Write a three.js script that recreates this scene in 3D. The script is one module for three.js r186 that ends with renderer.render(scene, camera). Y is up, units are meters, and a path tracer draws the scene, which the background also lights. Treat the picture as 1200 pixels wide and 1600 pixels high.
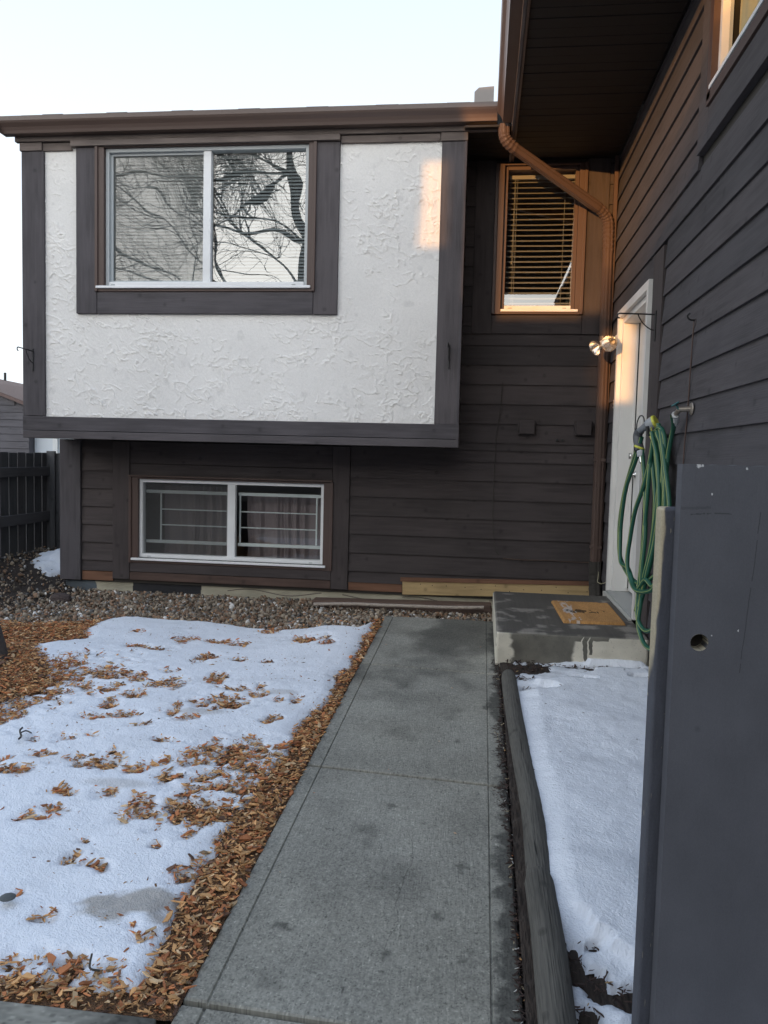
import * as THREE from 'three';
import { mergeGeometries } from 'three/addons/utils/BufferGeometryUtils.js';
import { RoundedBoxGeometry } from 'three/addons/geometries/RoundedBoxGeometry.js';

// ---------------------------------------------------------------- camera, sky, sun, exposure
const scene = new THREE.Scene();
const camera = new THREE.PerspectiveCamera(65.66, 0.75, 0.05, 400);
camera.position.set(0, 1.3, 0);
camera.rotation.set(-0.07, 0.1213, 0.0249, 'YXZ');
const renderer = new THREE.WebGLRenderer({ antialias: true });
renderer.setSize(768, 1024);
renderer.toneMapping = THREE.LinearToneMapping;
renderer.toneMappingExposure = 1.22;
renderer.shadowMap.enabled = true;

const SUN_AZ = 24 * Math.PI / 180, SUN_EL = 3 * Math.PI / 180;        // the sun stands behind the camera, to the left
const SUN = new THREE.Vector3(-Math.sin(SUN_AZ) * Math.cos(SUN_EL), Math.sin(SUN_EL), Math.cos(SUN_AZ) * Math.cos(SUN_EL));
const sun = new THREE.DirectionalLight(new THREE.Color().setRGB(1, 0.48, 0.15), 3.6);
sun.target.position.set(0, 1, -5); sun.position.copy(sun.target.position).addScaledVector(SUN, 30);
sun.castShadow = true; sun.shadow.radius = 0.6; sun.shadow.mapSize.set(2048, 2048);
Object.assign(sun.shadow.camera, { left: -10, right: 10, top: 10, bottom: -10, near: 1, far: 70 });
scene.add(sun, sun.target);

const sstep = (a, b, x) => { const t = Math.min(1, Math.max(0, (x - a) / (b - a))); return t * t * (3 - 2 * t); };
const lerp = (a, b, t) => a + (b - a) * t;
{ // clear evening sky: pale by the horizon, blue above, a wide bright glow round the low sun
  const W = 512, H = 256, d = new Float32Array(W * H * 4);
  for (let j = 0; j < H; j++) for (let i = 0; i < W; i++) {
    const el = ((j + 0.5) / H - 0.5) * Math.PI, az = ((i + 0.5) / W - 0.5) * 2 * Math.PI;
    const x = Math.cos(el) * Math.cos(az), y = Math.sin(el), z = Math.cos(el) * Math.sin(az);
    const t = sstep(0, 1.15, Math.max(0, el));
    const c = [lerp(0.97, 0.36, t), lerp(1.05, 0.53, t), lerp(1.1, 0.83, t)];
    const ang = Math.acos(Math.min(1, Math.max(-1, x * SUN.x + y * SUN.y + z * SUN.z)));
    const g = 2.2 * Math.exp(-Math.pow(ang / 0.75, 2));
    const k = (j * W + i) * 4;
    d[k] = c[0] + g; d[k + 1] = c[1] + g * 0.93; d[k + 2] = c[2] + g * 0.82; d[k + 3] = 1;
  }
  const t = new THREE.DataTexture(d, W, H, THREE.RGBAFormat, THREE.FloatType);
  t.mapping = THREE.EquirectangularReflectionMapping; t.magFilter = t.minFilter = THREE.LinearFilter; t.needsUpdate = true;
  scene.background = t; scene.environment = t;
}

// ---------------------------------------------------------------- random, noise, ground height
function mulberry(a) { return () => { a |= 0; a = a + 0x6D2B79F5 | 0; let t = Math.imul(a ^ a >>> 15, 1 | a); t = t + Math.imul(t ^ t >>> 7, 61 | t) ^ t; return ((t ^ t >>> 14) >>> 0) / 4294967296; }; }
const rnd = mulberry(7);
const hash = (x, y, s) => { let h = Math.imul(x, 374761393) + Math.imul(y, 668265263) + Math.imul(s, 974634511); h = Math.imul(h ^ h >>> 13, 1274126177); h ^= h >>> 16; return (h >>> 0) / 4294967296; };
function noise(x, y, s = 0, px = 0, py = 0) {
  const xi = Math.floor(x), yi = Math.floor(y), fx = x - xi, fy = y - yi, u = fx * fx * (3 - 2 * fx), v = fy * fy * (3 - 2 * fy);
  const wx = (q) => px ? ((q % px) + px) % px : q, wy = (q) => py ? ((q % py) + py) % py : q;
  const a = hash(wx(xi), wy(yi), s), b = hash(wx(xi + 1), wy(yi), s), c = hash(wx(xi), wy(yi + 1), s), e = hash(wx(xi + 1), wy(yi + 1), s);
  return lerp(lerp(a, b, u), lerp(c, e, u), v);
}
function fbm(x, y, s, o = 4, px = 0, py = 0) {                 // octaves turned against each other, unless the pattern must tile
  let a = 0.5, r = 0, n = 0, f = 1;
  for (let i = 0; i < o; i++) {
    if (px) { r += a * noise(x * f, y * f, s + i * 17, px * f, py * f); f *= 2; }
    else { r += a * noise(x, y, s + i * 17); const t = 1.62 * x - 1.19 * y + 3.7; y = 1.19 * x + 1.62 * y + 1.3; x = t; }
    n += a; a *= 0.5;
  }
  return r / n;
}

const slope = (z) => -0.036 * Math.min(0, Math.max(-6.5, z));
function G(x, z) {                                           // the ground rises towards the house, dips along its wall, mounds by the fence
  const L = sstep(-0.7, -1.5, x) * sstep(-3.2, -6.2, z) * 0.15, F = sstep(-1.9, -1.3, x) * sstep(-5.25, -5.75, z) * 0.155;
  return slope(z) - Math.max(L, F) + 0.2 * sstep(-3.2, -4.2, x) * sstep(-5.3, -6.8, z);
}

// ---------------------------------------------------------------- naming, grouping
const used = new Map(), bases = new WeakMap();
function numbered(name) { const n = used.get(name) || 0; used.set(name, n + 1); return n ? `${name}_${String(n).padStart(3, '0')}` : name; }
const shade = (m) => { m.castShadow = true; m.receiveShadow = true; return m; };
function tag(o, label, category, group, kind) { if (label) o.userData.label = label; if (category) o.userData.category = category; if (group) o.userData.group = group; if (kind) o.userData.kind = kind; return o; }
function thing(name, label, category, base = [0, 0, 0], group) {
  const o = new THREE.Group(); o.name = numbered(name); o.position.set(...base); scene.add(o); bases.set(o, new THREE.Vector3(...base));
  return tag(o, label, category, group);
}
function part(name, geo, mat, parent, label) {               // geometry in world coordinates; shifted to its thing's base
  const b = bases.get(parent);
  const m = shade(new THREE.Mesh(b && b.lengthSq() ? geo.clone().translate(-b.x, -b.y, -b.z) : geo, mat));
  m.name = name; if (label) m.userData.label = label;
  if (b) bases.set(m, b);
  parent.add(m); return m;
}
function sub(name, parent) { const o = new THREE.Group(); o.name = name; bases.set(o, bases.get(parent)); parent.add(o); return o; }
function solo(name, geo, mat, label, category, group, kind) {
  const m = shade(new THREE.Mesh(geo, mat)); m.name = numbered(name); scene.add(m); return tag(m, label, category, group, kind);
}

// ---------------------------------------------------------------- geometry helpers
function uvm(g, along = 'x', ox = rnd() * 5, oy = rnd() * 5) {   // uv in metres by the main direction of each face, u along the grain
  g = g.index ? g.toNonIndexed() : g;
  const p = g.attributes.position, uv = new Float32Array(p.count * 2), A = { x: 0, y: 1, z: 2 }[along];
  const a = new THREE.Vector3(), b = new THREE.Vector3(), c = new THREE.Vector3();
  for (let i = 0; i < p.count; i += 3) {
    a.fromBufferAttribute(p, i); b.fromBufferAttribute(p, i + 1); c.fromBufferAttribute(p, i + 2);
    b.sub(a); c.sub(a); b.cross(c);
    const n = [Math.abs(b.x), Math.abs(b.y), Math.abs(b.z)], k = n.indexOf(Math.max(...n));
    let [q, r] = [0, 1, 2].filter((e) => e !== k); if (r === A) [q, r] = [r, q];
    for (let j = 0; j < 3; j++) { uv[(i + j) * 2] = p.getComponent(i + j, q) + ox; uv[(i + j) * 2 + 1] = p.getComponent(i + j, r) + oy; }
  }
  g.setAttribute('uv', new THREE.BufferAttribute(uv, 2)); return g;
}
function box(x0, x1, y0, y1, z0, z1, along, r = 0.003) {
  const w = Math.abs(x1 - x0), h = Math.abs(y1 - y0), d = Math.abs(z1 - z0);
  along = along || (w >= h && w >= d ? 'x' : h >= d ? 'y' : 'z');
  r = Math.min(r, w * 0.4, h * 0.4, d * 0.4);
  const g = r > 0 ? new RoundedBoxGeometry(w, h, d, 1, r) : new THREE.BoxGeometry(w, h, d);
  g.translate((x0 + x1) / 2, (y0 + y1) / 2, (z0 + z1) / 2);
  return uvm(g, along);
}
function tube(pts, r, seg = 40, rad = 7, closed = false) {
  const c = new THREE.CatmullRomCurve3(pts.map((p) => new THREE.Vector3(...p)), closed, 'centripetal');
  return uvm(new THREE.TubeGeometry(c, seg, r, rad, closed));
}
function rod(a, b, r0, r1 = r0, n = 8, open = false) {
  const A = new THREE.Vector3(...a), B = new THREE.Vector3(...b), d = B.clone().sub(A);
  const g = new THREE.CylinderGeometry(r1, r0, d.length(), n, 1, open); g.translate(0, d.length() / 2, 0);
  g.applyQuaternion(new THREE.Quaternion().setFromUnitVectors(new THREE.Vector3(0, 1, 0), d.normalize())); g.translate(A.x, A.y, A.z);
  return uvm(g, 'y');
}
function lathe(profile, a, dir, n = 20) {                      // profile [r, h] turned about dir from a
  const g = new THREE.LatheGeometry(profile.map((p) => new THREE.Vector2(...p)), n);
  g.applyQuaternion(new THREE.Quaternion().setFromUnitVectors(new THREE.Vector3(0, 1, 0), new THREE.Vector3(...dir).normalize())); g.translate(...a);
  return uvm(g, 'y');
}
const merge = (...g) => mergeGeometries(g.flat());
function prism(poly, z0, z1, holes = [], map = (x, y, z) => [x, y, z], along = 'x') {   // polygon pulled from z0 to z1, then every corner mapped
  const s = new THREE.Shape(poly.map((p) => new THREE.Vector2(...p)));
  for (const h of holes) s.holes.push(new THREE.Path(h.map((p) => new THREE.Vector2(...p))));
  const g = new THREE.ExtrudeGeometry(s, { depth: z1 - z0, bevelEnabled: false }); g.translate(0, 0, z0);
  const p = g.attributes.position; for (let i = 0; i < p.count; i++) p.setXYZ(i, ...map(p.getX(i), p.getY(i), p.getZ(i)));
  const q = uvm(g, along); q.computeVertexNormals(); return q;
}
const rect = (x0, x1, y0, y1) => [[x0, y0], [x1, y0], [x1, y1], [x0, y1]];
// the right wall is drawn with a = -z along it and built at x
const toX = (x) => (a, y, d) => [x + d, y, -a];
function lap(a0, a1, y0, y1, where) {                          // one lapped board: thick at its lower edge, tucked under the next
  const j = (rnd() - 0.5) * 0.003, t = 0.019 + rnd() * 0.003;
  const poly = [[0, y0 + j], [t, y0 + j], [0.006, y1 + 0.012], [0, y1 + 0.012]];   // (out, y)
  const g = where.axis === 'x'
    ? prism(poly, a0, a1, [], (o, y, l) => [l, y, where.at + o])
    : prism(poly, a0, a1, [], (o, y, l) => [where.at - o, y, -l], 'z');
  return g;
}
function sweep(pts, prof, ref = new THREE.Vector3(0, 0, 1), scale = () => 1) {   // closed profile carried along a polyline
  const P = pts.map((p) => new THREE.Vector3(...p)), n = prof.length, pos = [], idx = [];
  for (let i = 0; i < P.length; i++) {
    const t = P[Math.min(i + 1, P.length - 1)].clone().sub(P[Math.max(i - 1, 0)]).normalize();
    const s = new THREE.Vector3().crossVectors(t, ref).normalize(), u = new THREE.Vector3().crossVectors(s, t).normalize(), k = scale(i);
    for (const q of prof) { const v = P[i].clone().addScaledVector(s, q[0] * k).addScaledVector(u, q[1] * k); pos.push(v.x, v.y, v.z); }
  }
  for (let i = 0; i + 1 < P.length; i++) for (let j = 0; j < n; j++) { const a = i * n + j, b = i * n + (j + 1) % n; idx.push(a, b, a + n, b, b + n, a + n); }
  for (const e of [0, P.length - 1]) for (let j = 1; j + 1 < n; j++) idx.push(e * n, e * n + (e ? j : j + 1), e * n + (e ? j + 1 : j));
  const g = new THREE.BufferGeometry(); g.setAttribute('position', new THREE.Float32BufferAttribute(pos, 3)); g.setIndex(idx);
  const q = uvm(g, 'y'); q.computeVertexNormals(); return q;
}
function roundPath(pts, r, k = 7) {                            // corners of a polyline turned into short arcs
  const out = [pts[0]], kinds = [0];
  for (let i = 1; i + 1 < pts.length; i++) {
    const [A, B, C] = [pts[i - 1], pts[i], pts[i + 1]].map((p) => new THREE.Vector3(...p));
    const a = B.clone().lerp(A, Math.min(0.45, r / A.distanceTo(B))), c = B.clone().lerp(C, Math.min(0.45, r / C.distanceTo(B)));
    for (let j = 0; j <= k; j++) { const t = j / k; out.push(a.clone().multiplyScalar((1 - t) ** 2).addScaledVector(B, 2 * t * (1 - t)).addScaledVector(c, t * t).toArray()); kinds.push(1 + j % 2); }
  }
  out.push(pts[pts.length - 1]); kinds.push(0); return [out, kinds];
}

// ---------------------------------------------------------------- textures
const enc = (v) => 255 * (v <= 0.0031308 ? 12.92 * v : 1.055 * Math.pow(Math.max(0, v), 1 / 2.4) - 0.055);
function tex(w, h, fn, color = true, wrap = true) {            // fn(u, v) -> linear rgb or a grey height 0..1
  const d = new Uint8Array(w * h * 4);
  for (let j = 0; j < h; j++) for (let i = 0; i < w; i++) {
    const c = fn((i + 0.5) / w, (j + 0.5) / h), k = (j * w + i) * 4;
    for (let q = 0; q < 3; q++) { const v = Array.isArray(c) ? c[q] : c; d[k + q] = Math.max(0, Math.min(255, color ? enc(v) : v * 255)); }
    d[k + 3] = 255;
  }
  const t = new THREE.DataTexture(d, w, h); t.magFilter = THREE.LinearFilter; t.minFilter = THREE.LinearFilter;
  if (wrap) t.wrapS = t.wrapT = THREE.RepeatWrapping;
  if (color) t.colorSpace = THREE.SRGBColorSpace;
  t.needsUpdate = true; return t;
}
const knots = []; { const r = mulberry(31); for (let i = 0; i < 9; i++) knots.push([r(), r(), 0.006 + r() * 0.008]); }
const grainH = (u, v) => {
  const w = fbm(u * 4, v * 5, 3, 3, 4, 5) * 3;
  return 0.5 * noise(u * 12, v * 220 + w * 0, 5, 12, 220) + 0.3 * noise(u * 30, v * 90, 6, 30, 90) + 0.2 * noise(u * 200, v * 200, 8, 200, 200);
};
const woodMap = tex(1024, 512, (u, v) => {                     // stained, rough-sawn: fine grain, weathered patches, a few knots
  let k = 0.78 + 0.22 * grainH(u, v) + 0.5 * (fbm(u * 6, v * 4, 11, 4, 6, 4) - 0.5) + 0.25 * (noise(u * 8, v * 40, 12, 8, 40) - 0.5);
  for (const [x, y, r] of knots) { const d = Math.hypot((u - x) * 1.6, (v - y) * 0.6) / r; if (d < 2.2) k *= d < 1 ? 0.68 : lerp(0.85, 1, (d - 1) / 1.2); }
  return Math.max(0.3, k);
});
const woodBump = tex(1024, 512, (u, v) => 0.7 * grainH(u, v) + 0.3 * fbm(u * 20, v * 20, 13, 3, 20, 20), false);
for (const t of [woodMap, woodBump]) t.repeat.set(1 / 1.6, 1 / 0.6);
const dustBump = tex(512, 512, (u, v) => fbm(u * 40, v * 40, 21, 4, 40, 40), false); dustBump.repeat.set(2.5, 2.5);
const dustMap = tex(512, 512, (u, v) => 0.94 + 0.18 * (fbm(u * 6, v * 6, 22, 5, 6, 6) - 0.5), true); dustMap.repeat.set(0.8, 0.8);
const grimeMap = tex(512, 512, (u, v) => { const n = fbm(u * 5, v * 5, 23, 6, 5, 5), s = noise(u * 180, v * 180, 24, 180, 180); return 0.72 + 0.5 * (n - 0.4) + 0.16 * (s - 0.5); }); grimeMap.repeat.set(1, 1);

const C = (r, g, b) => new THREE.Color().setRGB(r, g, b);
const std = (color, roughness, o = {}) => new THREE.MeshStandardMaterial({ color, roughness, metalness: 0, ...o });
const woodM = (c, bump = 0.0016, rough = 0.85) => std(c, rough, { map: woodMap, bumpMap: woodBump, bumpScale: bump });
const M = {
  siding: woodM(C(0.065, 0.053, 0.053)), sidingB: woodM(C(0.075, 0.061, 0.06)), sidingC: woodM(C(0.057, 0.047, 0.047)), slate: woodM(C(0.078, 0.071, 0.077)), slateB: woodM(C(0.086, 0.077, 0.082)), slateC: woodM(C(0.07, 0.065, 0.071)),
  trim: woodM(C(0.094, 0.085, 0.092), 0.0022), trimB: woodM(C(0.106, 0.094, 0.099), 0.0022), fascia: woodM(C(0.19, 0.155, 0.14), 0.001),
  backing: std(C(0.05, 0.045, 0.04), 0.95), casing: std(C(0.082, 0.051, 0.043), 0.5, { bumpMap: woodBump, bumpScale: 0.0003 }),
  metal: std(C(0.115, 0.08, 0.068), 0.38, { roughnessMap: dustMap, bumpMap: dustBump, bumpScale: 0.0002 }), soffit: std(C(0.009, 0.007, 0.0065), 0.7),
  vinyl: std(C(0.88, 0.89, 0.9), 0.45, { map: dustMap }), vinylEdge: std(C(0.5, 0.53, 0.54), 0.5), doorWhite: std(C(0.78, 0.77, 0.74), 0.5, { map: dustMap }),
  redwood: woodM(C(0.2, 0.1, 0.06)), newWood: woodM(C(0.5, 0.36, 0.18), 0.0006), timber: woodM(C(0.13, 0.085, 0.065), 0.004),
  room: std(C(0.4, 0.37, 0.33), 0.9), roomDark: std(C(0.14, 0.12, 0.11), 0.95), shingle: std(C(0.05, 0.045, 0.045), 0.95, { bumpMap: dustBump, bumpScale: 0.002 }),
  glass: new THREE.MeshPhysicalMaterial({ color: C(0.97, 1, 0.99), roughness: 0, transmission: 1, thickness: 0, ior: 2.6, specularColor: C(0.86, 0.97, 1) }),
  glassPlain: new THREE.MeshPhysicalMaterial({ color: C(0.95, 0.98, 0.97), roughness: 0, transmission: 1, thickness: 0, ior: 1.65 }),
  slat: std(C(0.34, 0.33, 0.3), 0.5), chrome: std(C(0.75, 0.74, 0.72), 0.25, { metalness: 1 }), iron: std(C(0.02, 0.02, 0.021), 0.5),
  hose: std(C(0.014, 0.09, 0.057), 0.45), stripe: std(C(0.3, 0.36, 0.13), 0.5), plastic: std(C(0.07, 0.075, 0.085), 0.4), lime: std(C(0.6, 0.6, 0.08), 0.4), brass: std(C(0.34, 0.3, 0.26), 0.45, { metalness: 0.7 }),
  white: std(C(0.72, 0.72, 0.7), 0.5), rock: std(C(0.3, 0.27, 0.25), 0.9), soil: std(C(0.045, 0.032, 0.024), 1, { map: grimeMap, bumpMap: dustBump, bumpScale: 0.01 }),
};
const sidings = [M.siding, M.siding, M.sidingB, M.sidingC];
const pick = (a) => a[Math.floor(rnd() * a.length)];

// ================================================================ THE GROUND
{ // one sheet of soil out to the horizon, fine near the house
  const xs = [-300, -120, -50, -25, -12, -8, -6], zs = [-300, -120, -50, -25, -14, -10];
  for (let x = -5; x <= 1.6; x += 0.1) xs.push(x); xs.push(3, 6, 12, 25, 50, 120, 300);
  for (let z = -8; z <= 0.4; z += 0.1) zs.push(z); zs.push(2, 5, 10, 25, 50, 120, 300);
  const g = new THREE.PlaneGeometry(1, 1, xs.length - 1, zs.length - 1), p = g.attributes.position, uv = g.attributes.uv;
  for (let j = 0; j < zs.length; j++) for (let i = 0; i < xs.length; i++) {
    const k = j * xs.length + i, x = xs[i], z = zs[j];
    const near = x > -5.01 && x < 1.61 && z > -8.01 && z < 0.41;
    p.setXYZ(k, x, G(x, z) - 0.012 + (near ? 0.012 * (fbm(x * 9, z * 9, 41, 3) - 0.5) : 0) - (x > -0.75 && x < 0.2 && z > -5.5 ? 0.03 : 0), z); uv.setXY(k, x, z);
  }
  g.computeVertexNormals(); solo('ground', g, M.soil, null, null, null, 'structure');
}

// ---- concrete path of four slabs with tooled joints
const stains = [[-0.46, -1.95, 0.035, 0.5], [-0.06, -2.05, 0.03, 0.35], [-0.18, -1.85, 0.03, 0.45], [-0.02, -2.3, 0.03, 0.4], [-0.33, -2.45, 0.05, 0.25], [-0.25, -2.65, 0.04, 0.45], [-0.4, -2.1, 0.1, 0.16], [-0.2, -2.2, 0.12, 0.14], [-0.5, -2.6, 0.1, 0.16], [-0.3, -3.3, 0.09, 0.2], [-0.1, -3.6, 0.08, 0.22], [-0.35, -3.7, 0.12, 0.14], [-0.05, -3.25, 0.03, 0.35], [-0.45, -1.75, 0.05, 0.25], [0, -1.9, 0.025, 0.4], [-0.15, -2.55, 0.02, 0.3]];
const pathMap = tex(512, 2048, (u, v) => {
  const x = -0.66 + u * 0.84, z = -v * 5.5, wx = x + 0.09 * (fbm(x * 16, z * 16, 51, 4) - 0.5), wz = z + 0.16 * (fbm(x * 16, z * 16, 52, 4) - 0.5);
  let k = 0.98 + 0.6 * (fbm(x * 5, z * 5, 53, 5) - 0.5) + 0.5 * (noise(x * 230 + z * 90, z * 230 - x * 90, 54) - 0.5) + 0.24 * (noise(x * 90, z * 90, 55) - 0.5);
  if (noise(x * 250 + z * 80, z * 250 - x * 80, 56) > 0.84) k *= 0.55; if (noise(x * 210, z * 210, 57) > 0.88) k *= 1.45; if (noise(x * 75, z * 75, 65) > 0.965) k *= 0.5;
  for (const [sx, sz, r, d] of stains) { const q = Math.hypot(wx - sx, (wz - sz) * 0.8) / r; k *= 1 - d * 1.15 * (1 - sstep(0.25, 1.0, q)); }
  const edge = 0.08 + 0.07 * (fbm(z * 3.2, 1, 58, 4) - 0.35) - 0.1 * Math.max(0, fbm(z * 1.6, 5, 61, 3) - 0.56);
  const rag = 0.03 * (fbm(x * 60, z * 60, 64, 3) - 0.5); k *= 1 - 0.68 * sstep(edge - 0.01, edge + 0.03, wx + rag);
  const wet = sstep(0.36, 0.64, fbm(x * 3.2, z * 2.6, 59, 4) + 0.5 * sstep(-4.45, -4.95, z) * sstep(-0.55, -0.1, x) - 0.32 * sstep(-4.1, -3.6, z) - 0.1);
  k *= 1 - 0.55 * wet;
  const t = 0.5 + 0.5 * (noise(x * 3, z * 3, 60) - 0.5);
  const cr = Math.min(Math.abs(x + 0.3 - 0.12 * Math.sin(z * 2.1) - 0.06 * (fbm(z * 6, 2, 66, 3) - 0.5)) > 0.0012 || z < -2.5 || z > -1.9 ? 1 : 0.6, Math.abs(z + 3.55 + 0.3 * x + 0.08 * (fbm(x * 8, 3, 67, 3) - 0.5)) > 0.0015 || x > -0.25 ? 1 : 0.6); k *= cr;
  return [0.27 * k, lerp(0.257, 0.263, t) * k, lerp(0.213, 0.227, t) * k];
}, true, false);
const pathBump = tex(512, 512, (u, v) => 0.6 * noise(u * 240, v * 240, 62, 240, 240) + 0.4 * fbm(u * 20, v * 20, 63, 4, 20, 20), false);
const pathMat = std(C(1, 1, 1), 0.82, { map: pathMap, bumpMap: pathBump, bumpScale: 0.0016 });
{
  const path = new THREE.Group(); path.name = 'path'; path.userData.kind = 'structure'; scene.add(path);
  const zs = [[0.6, 0], [-1.63, 0.05], [-2.9, 0.085], [-4.25, 0.09], [-5.42, 0]];
  for (let i = 0; i < 4; i++) {
    const [za, ka] = zs[i], [zb, kb] = zs[i + 1];
    const L = -0.634, R = 0.132, b = 0.006, gap = 0.0085, prof = [[L, -0.1], [R, -0.1], [R, -b], [R - b, 0]];
    for (const x of [0.063, -0.575]) prof.push([x + 0.004, 0], [x + 0.001, -0.005], [x - 0.001, -0.005], [x - 0.004, 0]);
    prof.push([L + b, 0], [L, -b]);
    const rings = [[za - gap, ka, -0.004], [za - gap - 0.004, ka, 0], [zb + gap + 0.004, kb, 0], [zb + gap, kb, -0.004]];
    const pos = [], idx = [], n = prof.length;
    for (const [z, k, dy] of rings) for (const [x, y] of prof) { const zz = z + k * (x + 0.25); pos.push(x, slope(zz) + y + (y > -0.05 ? dy : 0), zz); }
    for (let r = 0; r < 3; r++) for (let j = 0; j < n; j++) { const a = r * n + j, q = r * n + (j + 1) % n; idx.push(a, q, a + n, q, q + n, a + n); }
    for (const e of [0, 3]) { const tri = THREE.ShapeUtils.triangulateShape(prof.map((p) => new THREE.Vector2(...p)), []); for (const t of tri) idx.push(e * n + t[0], e * n + t[e ? 2 : 1], e * n + t[e ? 1 : 2]); }
    let g = new THREE.BufferGeometry(); g.setAttribute('position', new THREE.Float32BufferAttribute(pos, 3)); g.setIndex(idx);
    g = g.toNonIndexed(); g.computeVertexNormals();
    const p = g.attributes.position, uv = new Float32Array(p.count * 2);
    for (let q = 0; q < p.count; q++) { uv[q * 2] = (p.getX(q) + 0.66) / 0.84; uv[q * 2 + 1] = -p.getZ(q) / 5.5; }
    g.setAttribute('uv', new THREE.BufferAttribute(uv, 2));
    const m = shade(new THREE.Mesh(g, pathMat)); m.name = 'slab'; path.add(m);
  }
  // the second walk crossing in front, at the lower left corner
  const walk = new THREE.Group(); walk.name = 'pavement'; walk.userData.kind = 'structure'; scene.add(walk);
  for (const [x0, x1] of [[-2.05, -0.665], [-3.45, -2.06]]) {
    const g = box(x0, x1, -0.06, 0.02, -1.585, 0.6, 'x', 0.006), p = g.attributes.position, uv = g.attributes.uv;
    for (let q = 0; q < p.count; q++) { p.setY(q, p.getY(q) - 0.014 - 0.036 * Math.min(0.6, p.getZ(q))); uv.setXY(q, (p.getX(q) + 3.5) / 3, 0.25 + p.getZ(q) / 10); }
    const m = shade(new THREE.Mesh(g, pathMat)); m.name = 'slab'; walk.add(m);
  }
}

// ---- where snow lies: bare patches as seen, [x, z, half width, half depth] in metres
const bare = [-2.17,-3.59,0.21,0.40,-2.04,-3.20,0.08,0.18,-1.89,-3.86,0.08,0.09,-1.72,-3.83,0.05,0.06,-1.62,-3.97,0.04,0.05,-1.77,-3.59,0.05,0.09,-1.60,-3.55,0.04,0.05,-1.53,-3.75,0.07,0.07,-1.31,-3.88,0.06,0.07,-1.53,-4.29,0.05,0.08,-1.34,-4.28,0.03,0.05,-1.82,-4.76,0.06,0.06,-1.60,-4.79,0.08,0.06,-1.47,-4.73,0.05,0.06,-1.95,-4.50,0.11,0.04,-2.22,-4.98,0.03,0.06,-1.37,-5.17,0.06,0.07,-1.04,-4.77,0.09,0.08,-0.90,-4.65,0.05,0.05,-1.16,-4.25,0.03,0.04,-1.16,-3.51,0.10,0.07,-1.04,-3.64,0.05,0.04,-1.16,-3.72,0.06,0.03,-1.05,-3.77,0.03,0.04,-1.34,-3.36,0.04,0.07,-1.23,-3.27,0.04,0.04,-1.65,-3.24,0.05,0.05,-1.53,-3.27,0.04,0.04,-1.66,-3.39,0.03,0.04,-1.41,-3.18,0.05,0.03,-0.89,-3.32,0.02,0.03,-0.93,-3.57,0.03,0.02,-0.82,-3.59,0.02,0.05,-1.64,-2.99,0.02,0.03,-1.77,-2.97,0.03,0.02,-1.56,-3.04,0.02,0.02,-1.63,-2.81,0.04,0.02,-1.50,-2.77,0.06,0.04,-1.40,-2.89,0.04,0.03,-1.36,-2.78,0.06,0.05,-1.26,-2.77,0.04,0.04,-1.24,-3.04,0.04,0.02,-1.18,-2.81,0.04,0.04,-1.09,-2.71,0.03,0.05,-1.76,-2.76,0.02,0.02,-1.70,-2.69,0.05,0.03,-1.40,-2.36,0.06,0.04,-1.41,-2.51,0.04,0.03,-1.27,-2.54,0.04,0.03,-1.08,-2.46,0.06,0.06,-1.04,-2.95,0.07,0.09,-0.90,-2.98,0.11,0.10,-0.82,-2.84,0.11,0.07,-0.89,-2.67,0.12,0.07,-0.89,-2.52,0.12,0.08,-0.86,-2.42,0.06,0.04,-0.74,-2.67,0.10,0.14,-1.40,-2.37,0.05,0.04,-1.08,-2.46,0.06,0.05,-0.94,-2.47,0.09,0.08,-0.83,-2.49,0.05,0.07,-0.87,-2.36,0.03,0.03,-1.17,-2.13,0.02,0.03,-1.07,-2.10,0.02,0.02,-1.12,-2.11,0.01,0.02,-1.16,-2.25,0.02,0.02,-0.95,-2.25,0.02,0.02,-0.76,-2.18,0.05,0.05,-0.81,-2.12,0.02,0.03,-0.73,-2.13,0.07,0.05,-0.77,-2.04,0.02,0.02,-1.09,-1.85,0.02,0.02,-1.07,-1.89,0.02,0.01,-1.21,-1.97,0.01,0.01,-0.80,-1.85,0.05,0.02,-0.94,-1.69,0.11,0.03,-0.96,-1.66,0.11,0.03,-0.73,-1.70,0.05,0.04,-0.78,-1.65,0.08,0.03,-0.71,-1.74,0.04,0.03,-0.86,-1.62,0.12,0.02,-0.70,-1.63,0.07,0.02,-0.70,-1.86,0.06,0.05,-0.74,-1.81,0.03,0.01];
const line = (x, pts) => { for (let i = 1; i < pts.length; i++) if (x < pts[i][0]) return lerp(pts[i - 1][1], pts[i][1], (x - pts[i - 1][0]) / (pts[i][0] - pts[i - 1][0])); return pts[pts.length - 1][1]; };
const gravelEdge = (x) => line(x, [[-9, -4.8], [-3.2, -4.94], [-2.78, -5.18], [-2.55, -5.48], [-1.9, -5.43], [-1.2, -5.2], [-0.76, -5.02], [-0.64, -5.3], [-0.6, -5.46], [9, -5.46]]) + 0.1 * (fbm(x * 4, 3, 71, 3) - 0.5);
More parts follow.
